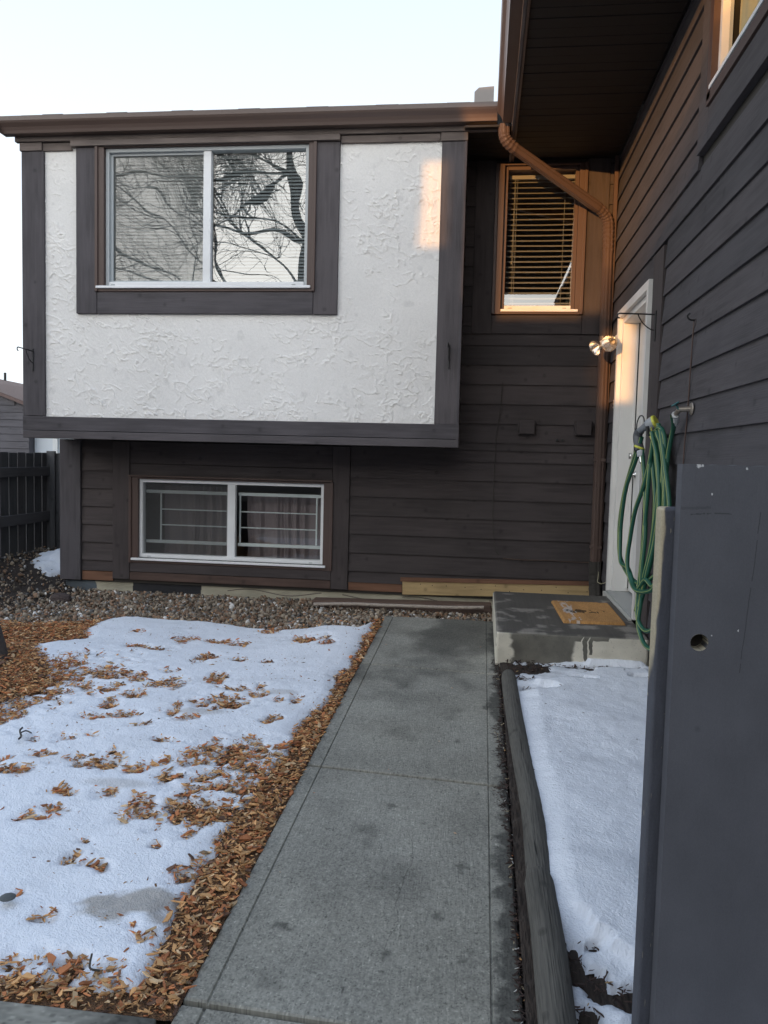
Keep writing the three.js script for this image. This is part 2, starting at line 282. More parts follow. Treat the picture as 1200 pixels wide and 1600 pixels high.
function snowAt(x, z, core = 0) {                                       // thickness field, below 0 is bare
  let t = 0.5 + 0.5 * (fbm(x * 3, z * 3, 72, 4) - 0.42);
  const band = 0.045 + 0.05 * sstep(-4.4, -3.2, z) + 0.03 * sstep(-3.4, -2.6, z) + 0.07 * (fbm(z * 5, 2, 73, 3) - 0.5);   // bare strip along the path
  t = Math.min(t, (-0.634 - band - x) * 6);
  t = Math.min(t, (z - gravelEdge(x)) * 5 + 0.1, (-1.64 - 0.03 * noise(x * 9, 1, 70) - z) * 8);
  const heapLine = line(z, [[-5.6, -2.66], [-5.0, -2.62], [-4.7, -2.45], [-4.45, -2.66], [-4.2, -2.48], [-3.9, -2.22], [-3.5, -2.1], [-3.2, -2.2], [-2.9, -2.6], [-2, -3.2], [0, -3.4]]);
  t = Math.min(t, (x - heapLine) * 4);
  const w = 1.35 * (fbm(x * 20 + z * 9, z * 20 - x * 9, 74, 4) - 0.5) + 0.3 * (noise(x * 60 + z * 25, z * 60 - x * 25, 75) - 0.5);
  const ax = 0.09 * (fbm(x * 11, z * 11, 77, 3) - 0.5), az = 0.1 * (fbm(x * 11, z * 11, 78, 3) - 0.5);
  for (let i = 0; i < bare.length; i += 4) {
    const dx = (x + ax - bare[i]) / bare[i + 2] / 0.95, dz = (z + az - bare[i + 1]) / bare[i + 3] / 0.95; if (Math.abs(dx) > 2 || Math.abs(dz) > 2) continue;
    t = Math.min(t, (Math.hypot(dx, dz) - 1 + (bare[i + 2] < 0.085 ? core : core * 0.4) + w * 1.8) * 0.22);
  }
  return t + 0.22 * (fbm(x * 24 - z * 12, z * 24 + x * 12, 76, 4) - 0.5);
}
const bedHoles = [[0.25, -4.28, 0.16, 0.13], [0.27, -4.07, 0.05, 0.035], [0.285, -3.88, 0.055, 0.03], [0.33, -1.76, 0.09, 0.035], [0.29, -1.8, 0.05, 0.05], [0.26, -1.86, 0.03, 0.08], [0.39, -1.74, 0.08, 0.03], [0.27, -1.68, 0.03, 0.05], [0.75, -4.3, 0.12, 0.02], [0.55, -4.34, 0.3, 0.015], [0.85, -4.12, 0.03, 0.015], [0.5, -4.05, 0.05, 0.012], [0.31, -1.92, 0.02, 0.015], [0.36, -1.62, 0.03, 0.02]];
function bedAt(x, z) {
  let t = 0.6 + 0.4 * (fbm(x * 3, z * 3, 81, 4) - 0.4);
  t = Math.min(t, (x - 0.175) * 5, (0.95 - x) * 9 + 0.05);
  const w = 0.9 * (fbm(x * 26, z * 26, 82, 3) - 0.5);
  for (const [a, b, c, d] of bedHoles) { const q = Math.hypot((x - a) / c, (z - b) / d); if (q < 2.4) t = Math.min(t, (q - 1 + w) * 0.24); }
  return t + 0.1 * (fbm(x * 24, z * 24, 83, 3) - 0.52);
}
function sheet(x0, x1, z0, z1, step, at, hgt) {                // snow surface where at() > 0, its rim tucked into the ground
  const nx = Math.round((x1 - x0) / step), nz = Math.round((z1 - z0) / step), T = new Float32Array((nx + 1) * (nz + 1)), pos = [], col = [], idx = [];
  for (let j = 0; j <= nz; j++) for (let i = 0; i <= nx; i++) {
    const x = x0 + i * step, z = z0 + j * step, t = at(x, z, 0.5), k = j * (nx + 1) + i; T[k] = t;
    pos.push(x, hgt(x, z, t), z);
    const thin = 1 - 0.16 * (1 - sstep(0.0, 0.22, t)) - 0.07 * sstep(0.55, 0.75, fbm(x * 5, z * 7, 91, 4)), melt = at === snowAt ? Math.max(1 - sstep(0.7, 1.1, Math.hypot((x + 0.89) / 0.12, (z + 1.95) / 0.075) + 1.6 * (fbm(x * 14, z * 18, 92, 4) - 0.5)), 0.6 * (1 - sstep(0.5, 1.2, Math.hypot((x + 1.22) / 0.13, (z + 3.36) / 0.05))), 0.5 * (1 - sstep(0.5, 1.2, Math.hypot((x + 1.25) / 0.14, (z + 2.62) / 0.04))), 0.5 * (1 - sstep(0.5, 1.2, Math.hypot((x + 0.93) / 0.1, (z + 3.68) / 0.04)))) : 0;
    const g = noise(x * 120, z * 120, 93) * melt; col.push(0.78 * thin * (1 - 0.55 * melt) + 0.1 * g, 0.81 * thin * (1 - 0.58 * melt) + 0.08 * g, 0.86 * thin * (1 - 0.62 * melt) + 0.06 * g);
  }
  for (let j = 0; j < nz; j++) for (let i = 0; i < nx; i++) {
    const a = j * (nx + 1) + i, b = a + 1, c = a + nx + 1, d = c + 1; if (Math.max(T[a], T[b], T[c], T[d]) < -0.03) continue;
    idx.push(a, c, b, b, c, d);
  }
  const g = new THREE.BufferGeometry(); g.setAttribute('position', new THREE.Float32BufferAttribute(pos, 3)); g.setAttribute('uv', new THREE.Float32BufferAttribute(pos.filter((_, i) => i % 3 !== 1), 2)); g.setAttribute('color', new THREE.Float32BufferAttribute(col, 3)); g.setIndex(idx); g.computeVertexNormals(); return g;
}
const snowBump = tex(512, 512, (u, v) => 0.6 * fbm(u * 60, v * 60, 25, 3, 60, 60) + 0.4 * noise(u * 200, v * 200, 26, 200, 200), false); snowBump.repeat.set(2, 2);
const snowMat = std(C(1, 1, 1), 0.7, { vertexColors: true, bumpMap: snowBump, bumpScale: 0.0038 });
const snowTop = (x, z, t) => G(x, z) + 0.006 + (t < 0 ? t * 0.3 : 0.016 * sstep(-0.12, 0.4, t)) + 0.014 * (fbm(x * 5, z * 5, 94, 4) - 0.5) + 0.004 * (fbm(x * 38 + z * 20, z * 38 - x * 20, 95, 2) - 0.5);
solo('snow', sheet(-3.3, -0.62, -5.75, -1.62, 0.011, snowAt, snowTop), snowMat, 'thin patchy snow over wood chips left of the concrete path', 'snow', null, 'stuff');
const bedTop = (x, z, t) => slope(z) + 0.036 + (t < 0 ? t * 0.3 : 0.045 * sstep(-0.1, 0.75, t)) + 0.03 * (fbm(x * 3.5, z * 3.5, 96, 4) - 0.5) + 0.004 * (fbm(x * 38 + z * 20, z * 38 - x * 20, 97, 2) - 0.5) - 0.012 * sstep(-3.6, -4.3, z);
solo('snow', sheet(0.17, 0.956, -4.4, -1.0, 0.011, bedAt, bedTop), snowMat, 'smooth snow filling the narrow bed between log edging and house', 'snow', null, 'stuff');
{ // dark bark soil under the bed's snow
  const g = new THREE.PlaneGeometry(0.82, 3.6, 60, 200), p = g.attributes.position;
  g.rotateX(-Math.PI / 2); g.translate(0.545, 0, -2.62);
  for (let i = 0; i < p.count; i++) p.setY(i, slope(p.getZ(i)) + 0.027 - 0.01 * sstep(-3.6, -4.3, p.getZ(i)) + 0.02 * (fbm(p.getX(i) * 30, p.getZ(i) * 30, 98, 3) - 0.5));
  g.computeVertexNormals(); const m = solo('soil', g, M.soil, 'dark damp bark soil showing through the snow beside the step', 'soil', null, 'stuff');
}
{ // small snow drift by the fence corner
  const at = (x, z) => 1 - Math.hypot((x + 3.72) / 0.36, (z + 7.0) / 0.42) + 0.7 * (fbm(x * 9, z * 9, 99, 4) - 0.5);
  solo('snow', sheet(-4.3, -3.3, -7.6, -6.4, 0.015, at, (x, z, t) => G(x, z) + 0.01 + (t < 0 ? t * 0.3 : 0.14 * sstep(-0.1, 0.9, t)) + 0.012 * (fbm(x * 12, z * 12, 100, 3) - 0.5)), snowMat, 'small snow drift in the fence corner behind the house', 'snow', null, 'stuff');
}
// ---- loose material: chips, bark and stones, each kind one mass
function scatter(name, label, category, geos, mat, spots) {    // spots: {p, q (euler), s, c}
  const root = new THREE.Group(); root.name = numbered(name); tag(root, label, category, null, 'stuff'); scene.add(root);
  geos.forEach((g, k) => {
    const mine = spots.filter((_, i) => i % geos.length === k), im = shade(new THREE.InstancedMesh(g, mat, mine.length)); im.name = category.replace(' ', '_');
    const m = new THREE.Matrix4(), q = new THREE.Quaternion(), e = new THREE.Euler();
    mine.forEach((s, i) => { m.compose(new THREE.Vector3(...s.p), q.setFromEuler(e.set(...s.q, 'YXZ')), new THREE.Vector3(...s.s)); im.setMatrixAt(i, m); im.setColorAt(i, s.c); });
    root.add(im);
  });
}
function chipGeo(seed) {                                       // a split wood chip: long, wedge-ended, slightly cupped
  const r = mulberry(seed), g = new THREE.BoxGeometry(1, 0.22, 0.34, 3, 1, 1), p = g.attributes.position, h = [];
  for (let i = 0; i < 4; i++) h.push([(r() - 0.5) * 0.12, 0.55 + r() * 0.5, (r() - 0.5) * 0.12]);
  h[0][1] *= 0.75 + r() * 0.3; h[3][1] *= 0.5 + r() * 0.5;
  for (let i = 0; i < p.count; i++) { const k = Math.round((p.getX(i) + 0.5) * 3), s = p.getZ(i) > 0 ? 1 : -1; p.setXYZ(i, p.getX(i) + 0.12 * s * (k === 0 || k === 3 ? seed % 3 - 1 : 0), p.getY(i) * (k % 3 ? 1 : 0.5) + h[k][0], p.getZ(i) * h[k][1] + h[k][2]); }
  const q = g.toNonIndexed(); q.computeVertexNormals(); return q;
}
const chipGeos = [1, 2, 3, 4, 5, 6].map((s) => chipGeo(s * 13));
function stoneGeo(seed) {
  const r = mulberry(seed), g = new THREE.IcosahedronGeometry(0.5, 1), p = g.attributes.position, ax = [0.8 + r() * 0.5, 0.5 + r() * 0.3, 0.7 + r() * 0.4];
  for (let i = 0; i < p.count; i++) { const x = p.getX(i), y = p.getY(i), z = p.getZ(i), k = 0.85 + 0.35 * noise(x * 2.2 + 9 + seed, y * 2.2 + z * 1.7 + 7, seed); p.setXYZ(i, x * k * ax[0], y * k * ax[1], z * k * ax[2]); }
  g.computeVertexNormals(); return g;
}
const stoneGeos = [1, 2, 3, 4, 5].map((s) => stoneGeo(s * 7));
{
  const r = mulberry(101), chips = [], chipCol = (z = -2) => { const t = Math.min(0.99, r() * lerp(1, 0.75, sstep(-4, -5, z)) + 0.25 * sstep(-3.2, -4.8, z)), k = 0.4 + r() * 0.9; return t < 0.5 ? C(0.58 * k, 0.32 * k, 0.135 * k) : t < 0.62 ? C(0.66 * k, 0.46 * k, 0.26 * k) : t < 0.92 ? C(0.48 * k, 0.18 * k, 0.07 * k) : C(0.15 * k, 0.08 * k, 0.05 * k); };
  const put = (x, z, y, k = 1, thin = false) => { const l = (0.01 + r() * r() * 0.032) * k; chips.push({ p: [x, y, z], q: [(r() - 0.5) * 0.9, r() * 6.3, (r() - 0.5) * 0.9], s: [l, l * (0.3 + r() * 0.5), l * (0.8 + r() * 0.9) * (thin ? 0.4 : 1)], c: chipCol(z) }); };
  for (let n = 0; n < 150000 && chips.length < 62000; n++) {
    const x = -3.7 + r() * 3.07, z = -5.65 + r() * 4.07;
    if (z < gravelEdge(x) + 0.12 * (r() - 0.5) || x > -0.632 || z > -1.588) continue;
    const t = snowAt(x, z); if (t > 0.1 * r() * r()) continue;
    const heap = sstep(-1.95, -2.3, x) * sstep(-2.9, -3.3, z) * sstep(-4.5, -4.2, z) * 0.05 + sstep(-2.4, -2.8, x) * sstep(-5.3, -4.9, z) * 0.03 * sstep(-4.4, -4.7, z);
    put(x, z, (snowAt(x, z, 0.5) > 0 ? snowTop(x, z, snowAt(x, z, 0.5)) - 0.003 : G(x, z) - 0.002) + r() * 0.02 + heap * r(), r() < 0.35 ? 0.5 : 1, r() < 0.3);
  }
  for (let n = 0; n < 9000; n++) {                              // single chips and crumbs lying on the snow
    const x = -2.9 + r() * 2.25, z = -5.3 + r() * 3.65, t = snowAt(x, z); if (t < 0.02 || r() < sstep(0.1, 0.6, t) * 0.6) continue;
    const cl = fbm(x * 4, z * 4, 86, 3); if (r() > 0.3 + 2.2 * Math.max(0, cl - 0.42) + 0.4 * sstep(-1.5, -0.75, x) * sstep(-2.6, -3.6, z)) continue; put(x, z, snowTop(x, z, t) + 0.001, 0.2 + r() * r() * 0.6, r() < 0.4); chips[chips.length - 1].c.multiplyScalar(0.6);
  }
  for (let n = 0; n < 700; n++) { const x = -3.4 + r() * 3.5, z = gravelEdge(x) - r() * r() * 1.1; if (z > -6.3) put(x, z, G(x, z) + 0.03, 0.5 + 0.4 * r(), r() < 0.4); }
  for (let n = 0; n < 16; n++) { const x = -0.6 + r() * 0.68, z = -5 + r() * 3.6; put(x, z, slope(z) + 0.003, 0.35); }
  for (let n = 0; n < 60; n++) { const z = -5.3 + r() * 4; put(0.125 + r() * 0.03, z, slope(z) - 0.002, 0.6); }
  const g = new THREE.PlaneGeometry(1, 1, 150, 200), p = g.attributes.position, uv = g.attributes.uv;
  for (let i = 0; i < p.count; i++) { const v = p.getY(i) + 0.5, x = lerp(-3.75, -0.634, p.getX(i) + 0.5), z = lerp(gravelEdge(x) + 0.02, -1.592, v); p.setXYZ(i, x, G(x, z) - 0.004 + 0.01 * (fbm(x * 40, z * 40, 88, 3) - 0.5), z); uv.setXY(i, x, z); }
  g.computeVertexNormals();
  const fines = tex(512, 512, (u, v) => { const k = 0.35 + 1.1 * noise(u * 110, v * 60, 27, 110, 60) * noise(u * 50, v * 90, 28, 50, 90) + 0.3 * fbm(u * 8, v * 8, 29, 4, 8, 8); return [0.2 * k, 0.105 * k, 0.05 * k]; }); fines.repeat.set(1.7, 1.7);
  solo('mulch', g, std(C(1, 1, 1), 1, { map: fines, bumpMap: snowBump, bumpScale: 0.02 }), 'damp brown mulch fines under the bare wood chips', 'mulch', null, 'stuff');
  scatter('wood_chips', 'tan and reddish wood chip mulch bare between the snow patches', 'wood chips', chipGeos, std(C(1, 1, 1), 0.9), chips);

  const bark = [], darkCol = () => { const k = 0.4 + r(); return C(0.055 * k, 0.033 * k, 0.026 * k); };
  for (let n = 0; n < 9000; n++) {
    const x = 0.17 + r() * 0.77, z = -4.4 + r() * 3.2, t = bedAt(x, z); if (t > 0.02 * r()) continue;
    const l = 0.008 + r() * r() * 0.03; bark.push({ p: [x, slope(z) + 0.036 - 0.01 * sstep(-3.6, -4.3, z) + r() * 0.014, z], q: [(r() - 0.5) * 1.2, r() * 6.3, (r() - 0.5) * 1.2], s: [l, l * 0.5, l * (0.5 + r() * 0.6)], c: r() < 0.03 ? C(0.4, 0.28, 0.14) : darkCol() });
  }
  for (let n = 0; n < 260; n++) { const x = 0.22 + r() * 0.7, z = -4.36 + r() * 2.8; if (Math.min(z + 4.4, -z - 1.5, 0.9) > 0.35 * r() && r() > 0.1) continue; const t = bedAt(x, z); if (t < 0) continue; const l = 0.005 + r() * 0.012; bark.push({ p: [x, bedTop(x, z, t) + 0.002, z], q: [r() - 0.5, r() * 6.3, r() - 0.5], s: [l, l * 0.5, l * 0.6], c: darkCol() }); }
  for (let n = 0; n < 5200; n++) {                             // soil and litter in the slot between path and log
    const z = -4.5 + r() * 4.2, x = 0.118 + r() * 0.06 - 0.03 * Math.max(0, fbm(z * 3.2, 1, 58, 4) - 0.45) * 6 * r(); const l = 0.005 + r() * r() * 0.02;
    bark.push({ p: [x, slope(z) + 0.001 + 0.004 * r() - (x > 0.132 ? 0.012 : 0), z], q: [(r() - 0.5) * 0.6, r() * 6.3, (r() - 0.5) * 0.6], s: [l, l * 0.35, l * 0.7], c: r() < 0.03 ? C(0.45, 0.36, 0.22) : r() < 0.012 ? C(0.6, 0.58, 0.52) : darkCol() });
  }
  scatter('bark_mulch', 'dark damp bark crumbs along the log edging and bed', 'bark mulch', chipGeos.slice(0, 4), std(C(1, 1, 1), 0.9), bark);

  const stones = [];
  for (let n = 0; n < 46000 && stones.length < 19000; n++) {
    const x = -4.6 + r() * 4.85, z = -6.42 - (x < -3.6 ? 1.2 : 0) + r() * (1.65 + (x < -3.6 ? 1.2 : 0)); if (z > gravelEdge(x) + 0.06 * (r() - 0.5)) continue;
    const mound = sstep(-3.1, -3.5, x); if (r() < mound * (0.5 + 0.3 * sstep(-5.6, -6.4, z))) continue;
    if (x > 0.1 && z > -5.8) continue;
    const s = 0.009 + r() * r() * 0.034, t = r(), k = 0.3 + r() * 1.15, bury = 0.3 * s;
    const c = t < 0.55 ? C(0.27 * k, 0.22 * k, 0.165 * k) : t < 0.86 ? C(0.22 * k, 0.14 * k, 0.09 * k) : t < 0.94 ? C(0.2 * k, 0.19 * k, 0.18 * k) : C(0.6 * k, 0.58 * k, 0.55 * k);
    stones.push({ p: [x, G(x, z) - 0.01 + bury + r() * 0.02, z], q: [r() * 6, r() * 6, r() * 6], s: [s * (0.8 + r() * 0.6), s, s], c });
  }
  scatter('gravel', 'mixed brown and grey river gravel along the foot of the house', 'gravel', stoneGeos, std(C(1, 1, 1), 0.85), stones);
}

// ================================================================ THE HOUSE
const D = -6.4, B = -5.87, W = 0.955, EAVE = 3.62;            // rear wall, stucco face of the bay, right wall, underside of the eaves
const house = thing('house', 'dark brown board-clad house with white stucco bay, deep eaves and white side door', 'house');
const backWall = { axis: 'x', at: D - 0.019 }, rightWall = { axis: 'z', at: W + 0.019 };
const rowY = (k) => 0.353 + 0.1535 * k, rowR = (k) => 0.378 + 0.1528 * k;
{ // walls behind the cladding, with openings; rooms behind the windows are closed boxes
  const wall = (n, poly, z0, z1, holes, map, mat = M.backing) => part(n, prism(poly, z0, z1, holes, map), mat, house);
  wall('wall', rect(-3.54, 0.96, 0.17, 1.38), D - 0.14, D - 0.02, [rect(-2.9, -1.25, 0.37, 1.075)]);
  wall('wall', rect(-0.3, 0.96, 1.382, EAVE), D - 0.14, D - 0.02, [rect(0.1, 0.68, 2.455, 3.57)]);
  wall('wall', rect(-3.55, -0.2, 1.42, EAVE), B - 0.12, B - 0.025, [rect(-2.93, -1.31, 2.52, 3.565)]);
  wall('wall', rect(1.0, 9, 0.05, EAVE), 0.022, 0.14, [rect(4.93, 5.87, 0.3, 2.335), rect(2.2, 3.72, 2.985, 3.5)], toX(W));
  wall('wall', rect(6.6, 11, 0, 1.4), -0.1, 0, [], toX(-3.46));               // left flank, lower storey
  wall('wall', rect(5.99, 11, 1.42, EAVE), -0.1, 0, [], toX(-3.455));
  wall('wall', rect(0.978, 6, 0, EAVE), -1.1, -0.98, []);                     // near end of the right wing
  wall('wall', rect(-3.55, 6, 0, EAVE), -11.1, -11, []);
  wall('wall', rect(1.1, 11, 0, EAVE), 0, 0.1, [], toX(6));
  // rooms
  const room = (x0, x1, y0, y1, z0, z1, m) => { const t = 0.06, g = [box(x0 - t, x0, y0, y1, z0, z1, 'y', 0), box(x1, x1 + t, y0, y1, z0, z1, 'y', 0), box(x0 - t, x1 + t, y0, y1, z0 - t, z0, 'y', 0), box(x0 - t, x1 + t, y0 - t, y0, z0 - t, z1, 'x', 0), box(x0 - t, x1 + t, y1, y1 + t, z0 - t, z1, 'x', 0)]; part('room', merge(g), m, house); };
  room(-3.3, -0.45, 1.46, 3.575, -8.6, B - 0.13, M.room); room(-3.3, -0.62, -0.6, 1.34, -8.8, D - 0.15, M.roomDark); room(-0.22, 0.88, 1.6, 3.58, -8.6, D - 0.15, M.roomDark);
  part('room', prism(rect(2.15, 3.8, 2.9, 3.56), 0.6, 0.66, [], toX(W)), M.room, house);
}
// ---- siding, each board its own
const siding = sub('siding', house);
const back = (x0, x1, y0, y1) => part('siding_board', lap(x0, x1, y0, y1, backWall), pick(sidings), siding);
const side = (a0, a1, y0, y1) => part('siding_board', lap(a0, a1, y0, y1, rightWall), pick([M.slate, M.slate, M.slateB, M.slateC]), siding);
for (let k = -1; k < 22; k++) {
  const y0 = k < 0 ? 0.262 : rowY(k), y1 = Math.min(rowY(k + 1), EAVE - 0.012); if (y0 > EAVE - 0.03) continue;
  if (y0 < 1.28) back(-3.382, -3.106, y0, Math.min(y1, 1.365));
  if (y0 < 1.28) back(-1.064, 0.944, y0, Math.min(y1, 1.365));
  if (y0 > 1.2 && y1 < 2.29) back(-0.3, 0.944, Math.max(y0, 1.366), y1);
  else if (y0 > 2.1) { back(-0.3, y0 > 2.28 ? -0.121 : 0.944, y0, y0 < 2.28 ? Math.min(y1, 2.284) : y1); if (y0 < 2.28) back(-0.3, -0.121, 2.284, y1); if (y1 > 2.3) back(0.901, 0.944, Math.max(y0, 2.285), y1); }
}
part('siding_board', box(-2.95, -1.213, 1.19, 1.372, D - 0.02, D - 0.004), M.siding, siding); part('siding_board', box(-2.95, -1.213, 1.078, 1.186, D - 0.02, D - 0.001), M.siding, siding);
for (let k = -2; k < 22; k++) {
  const y0 = rowR(k), y1 = Math.min(rowR(k + 1), EAVE - 0.004); if (y0 > EAVE - 0.03) continue;
  const door = y0 < 2.37, trim = y0 < 2.49, win = y0 > 2.6;
  if (door) { side(5.922, 6.36, y0, y1 > 2.37 ? 2.372 : y1); if (y1 > 2.37) side(4.8, 6.36, 2.374, y1); }
  if (win) { side(3.955, 6.36, y0, y1); side(1.0, 1.95, y0, y1); }
  else { side(1.0, trim ? 4.578 : 6.36, y0, y1); if (trim && !door) side(4.82, 6.36, y0, y1); }
}
part('corner_strip', box(0.925, 0.954, 0.2, EAVE - 0.002, -6.376, -6.34, 'y'), M.casing, house);
// ---- stucco bay
{
  const x0 = -3.42, x1 = -0.335, y0 = 1.52, y1 = 3.6, nx = 620, ny = 400, pos = [], idx = [];
  const relief = (x, y) => {                                  // skip-trowel: broken ridges where plaster was dragged, low plateaus between
    const wx = x + 0.1 * (fbm(x * 5, y * 5, 201, 3) - 0.5), wy = y + 0.08 * (fbm(x * 6, y * 6, 202, 3) - 0.5);
    let h = 0.004 * (fbm(x * 3, y * 3, 203, 3) - 0.5) + 0.0024 * (fbm(x * 80, y * 70, 204, 3) - 0.5);
    for (let q = 0; q < 3; q++) {
      const n = fbm(wx * (7 + q * 3), wy * (11 + q * 4), 210 + q, 3) - 0.5, m = sstep(0.5, 0.6, fbm(x * 7 + q * 9, y * 7, 220 + q, 3)), w = 0.008 + 0.004 * q;
      h += m * (0.0042 * Math.exp(-((n / w) ** 2)) + 0.0018 * sstep(-0.012, 0.004, n) * sstep(0.1, 0.03, n));
    }
    return h;
  };
  for (let j = 0; j <= ny; j++) for (let i = 0; i <= nx; i++) { const x = lerp(x0, x1, i / nx), y = lerp(y0, y1, j / ny); pos.push(x, y, B + relief(x, y)); }
  for (let j = 0; j < ny; j++) for (let i = 0; i < nx; i++) {
    const x = lerp(x0, x1, (i + 0.5) / nx), y = lerp(y0, y1, (j + 0.5) / ny); if (x > -3.0 && x < -1.22 && y > 2.44) continue;
    const a = j * (nx + 1) + i; idx.push(a, a + 1, a + nx + 1, a + 1, a + nx + 2, a + nx + 1);
  }
  const g = new THREE.BufferGeometry(); g.setAttribute('position', new THREE.Float32BufferAttribute(pos, 3)); g.setIndex(idx); g.computeVertexNormals();
  g.setAttribute('uv', new THREE.Float32BufferAttribute(pos.filter((_, i) => i % 3 < 2), 2));
  const m = tex(1024, 1024, (u, v) => { const n = fbm(u * 4, v * 4, 230, 5, 4, 4), s = noise(u * 300, v * 300, 231, 300, 300), d = sstep(0.7, 0.85, fbm(u * 24, v * 24, 232, 3, 24, 24)); const k = 0.92 + 0.16 * (n - 0.5) + 0.07 * (s - 0.5) - 0.1 * d; return [0.91 * k, 0.89 * k, 0.86 * k]; });
  m.repeat.set(0.5, 0.5);
  part('stucco_panel', g, std(C(1, 1, 1), 0.9, { map: m, bumpMap: pathBump, bumpScale: 0.0012 }), house);
}
const tb = (n, x0, x1, y0, y1, zb, zf, m = M.trim, r = 0.004) => part(n, box(x0, x1, y0, y1, zb, zf, null, r), m, house);
const F = B + 0.022;                                            // face of the trim boards
tb('trim_board', -3.574, -3.392, 1.548, 3.553, B - 0.03, F); tb('trim_board', -0.36, -0.18, 1.545, 3.555, B - 0.03, F, M.trimB);
tb('trim_board', -0.2, -0.179, 1.4, 3.615, B - 0.03, F + 0.003, M.trim);
tb('trim_board', -3.576, -0.176, 1.437, 1.545, B - 0.05, F + 0.004); tb('trim_board', -3.573, -0.176, 1.376, 1.434, B - 0.07, F + 0.007, M.trimB);
tb('trim_board', -3.585, -3.405, 3.556, 3.616, B - 0.02, F + 0.008, M.fascia); tb('trim_board', -3.402, -3.168, 3.556, 3.614, B - 0.02, F - 0.006, M.fascia);
tb('trim_board', -3.165, -1.097, 3.575, 3.617, B - 0.02, F + 0.03, M.fascia); tb('trim_board', -1.094, -0.372, 3.562, 3.613, B - 0.02, F + 0.002, M.fascia); tb('trim_board', -0.369, -0.176, 3.558, 3.617, B - 0.02, F + 0.009, M.fascia);
tb('trim_board', -3.131, -2.966, 2.336, 3.572, B - 0.02, F + 0.004); tb('trim_board', -1.278, -1.1, 2.334, 3.572, B - 0.02, F + 0.004, M.trimB); tb('trim_board', -2.963, -1.281, 2.336, 2.498, B - 0.02, F + 0.002);
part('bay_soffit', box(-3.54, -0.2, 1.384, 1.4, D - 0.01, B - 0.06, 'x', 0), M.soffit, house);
{ const s = sub('bay_side', house); for (let k = 0; k < 14; k++) { const y0 = 1.42 + k * 0.157; part('siding_board', prism([[0, y0], [0.016, y0], [0.006, Math.min(y0 + 0.165, 3.6)], [0, Math.min(y0 + 0.165, 3.6)]], -D - 0.02, -B + 0.03, [], (o, y, l) => [-0.2 + o, y, -l], 'z'), pick(sidings), s); } }
// caulk and chipped paint down the edge of the bay corner board
// ---- lower storey trims, sill plate, foundation
tb('trim_board', -3.573, -3.386, 0.178, 1.38, D - 0.03, D + 0.018); tb('trim_board', -3.103, -2.952, 0.2, 1.372, D - 0.03, D + 0.008, M.siding); tb('trim_board', -1.21, -1.067, 0.195, 1.372, D - 0.03, D + 0.01, M.siding);
tb('trim_board', -2.95, -1.212, 0.268, 0.346, D - 0.03, D + 0.004, M.siding); tb('trim_board', -2.95, -1.212, 0.196, 0.264, D - 0.03, D + 0.006, woodM(C(0.1, 0.062, 0.05)));
tb('sill_plate', -3.384, -3.105, 0.178, 0.258, D - 0.06, D - 0.006, M.redwood); tb('sill_plate', -1.064, -0.616, 0.192, 0.268, D - 0.06, D - 0.004, M.redwood);
{ // new pale board below the cladding, slightly out of level, with nail heads
  const g = prism([[-0.612, 0.178], [0.925, 0.215], [0.928, 0.318], [-0.614, 0.286]], D - 0.05, D + 0.004);
  const pl = part('plank', g, M.newWood, house, 'new pale timber board under the dark cladding'); const r = mulberry(5);
  for (let i = 0; i < 12; i++) { const x = -0.5 + i * 0.12 + r() * 0.05, y = 0.2 + (x + 0.6) * 0.024 + 0.02 + r() * 0.06; part('nail', lathe([[0, 0.002], [0.004, 0.002], [0.004, 0]], [x, y, D + 0.004], [0, 0, 1], 8), M.iron, pl); }
  
  part('sill_plate', prism([[-0.63, 0.286], [0.93, 0.32], [0.93, 0.352], [-0.63, 0.318]], D - 0.05, D + 0.012), M.redwood, house);
}
{
  const conc = tex(1024, 128, (u, v) => {                      // parged foundation: cream render, black tar where it has come off
    const x = -3.55 + u * 4.5, y = v * 0.25, e = 0.05 * (fbm(x * 9, y * 9, 241, 3) - 0.5), n = fbm(x * 7, y * 12, 242, 4), k = 0.75 + 0.5 * n;
    const tar = (x < -3.28 + e) || (x > -2.94 + e && x < -2.32 + e) || y < 0.07 + e * 1.2 - 0.02 * sstep(-2.2, -1.2, x);
    const blue = x < -3.28 + e && y > 0.08; const crack = Math.abs(y - 0.135 - 0.02 * Math.sin(x * 9)) < 0.004 && noise(x * 5, 1, 243) > 0.5;
    return blue ? [0.11 * k, 0.13 * k, 0.15 * k] : tar ? [0.03 * k, 0.03 * k, 0.034 * k] : crack ? [0.14, 0.12, 0.1] : [0.42 * k, 0.39 * k, 0.3 * k];
  }, true, false);
  const g = new THREE.PlaneGeometry(4.5, 0.35, 300, 24), p = g.attributes.position, uv = g.attributes.uv;
  for (let i = 0; i < p.count; i++) { const x = p.getX(i) - 1.3, y = p.getY(i) + 0.06; p.setXYZ(i, x, y, D - 0.035 + 0.012 * (fbm(x * 8, y * 14, 244, 4) - 0.5)); uv.setXY(i, (x + 3.55) / 4.5, Math.max(0, y / 0.25)); }
  g.computeVertexNormals(); part('foundation', merge(g.toNonIndexed(), box(-3.54, 0.94, -0.2, 0.18, D - 0.2, D - 0.06, 'x', 0)), std(C(1, 1, 1), 0.95, { map: conc, bumpMap: pathBump, bumpScale: 0.003 }), house);
}
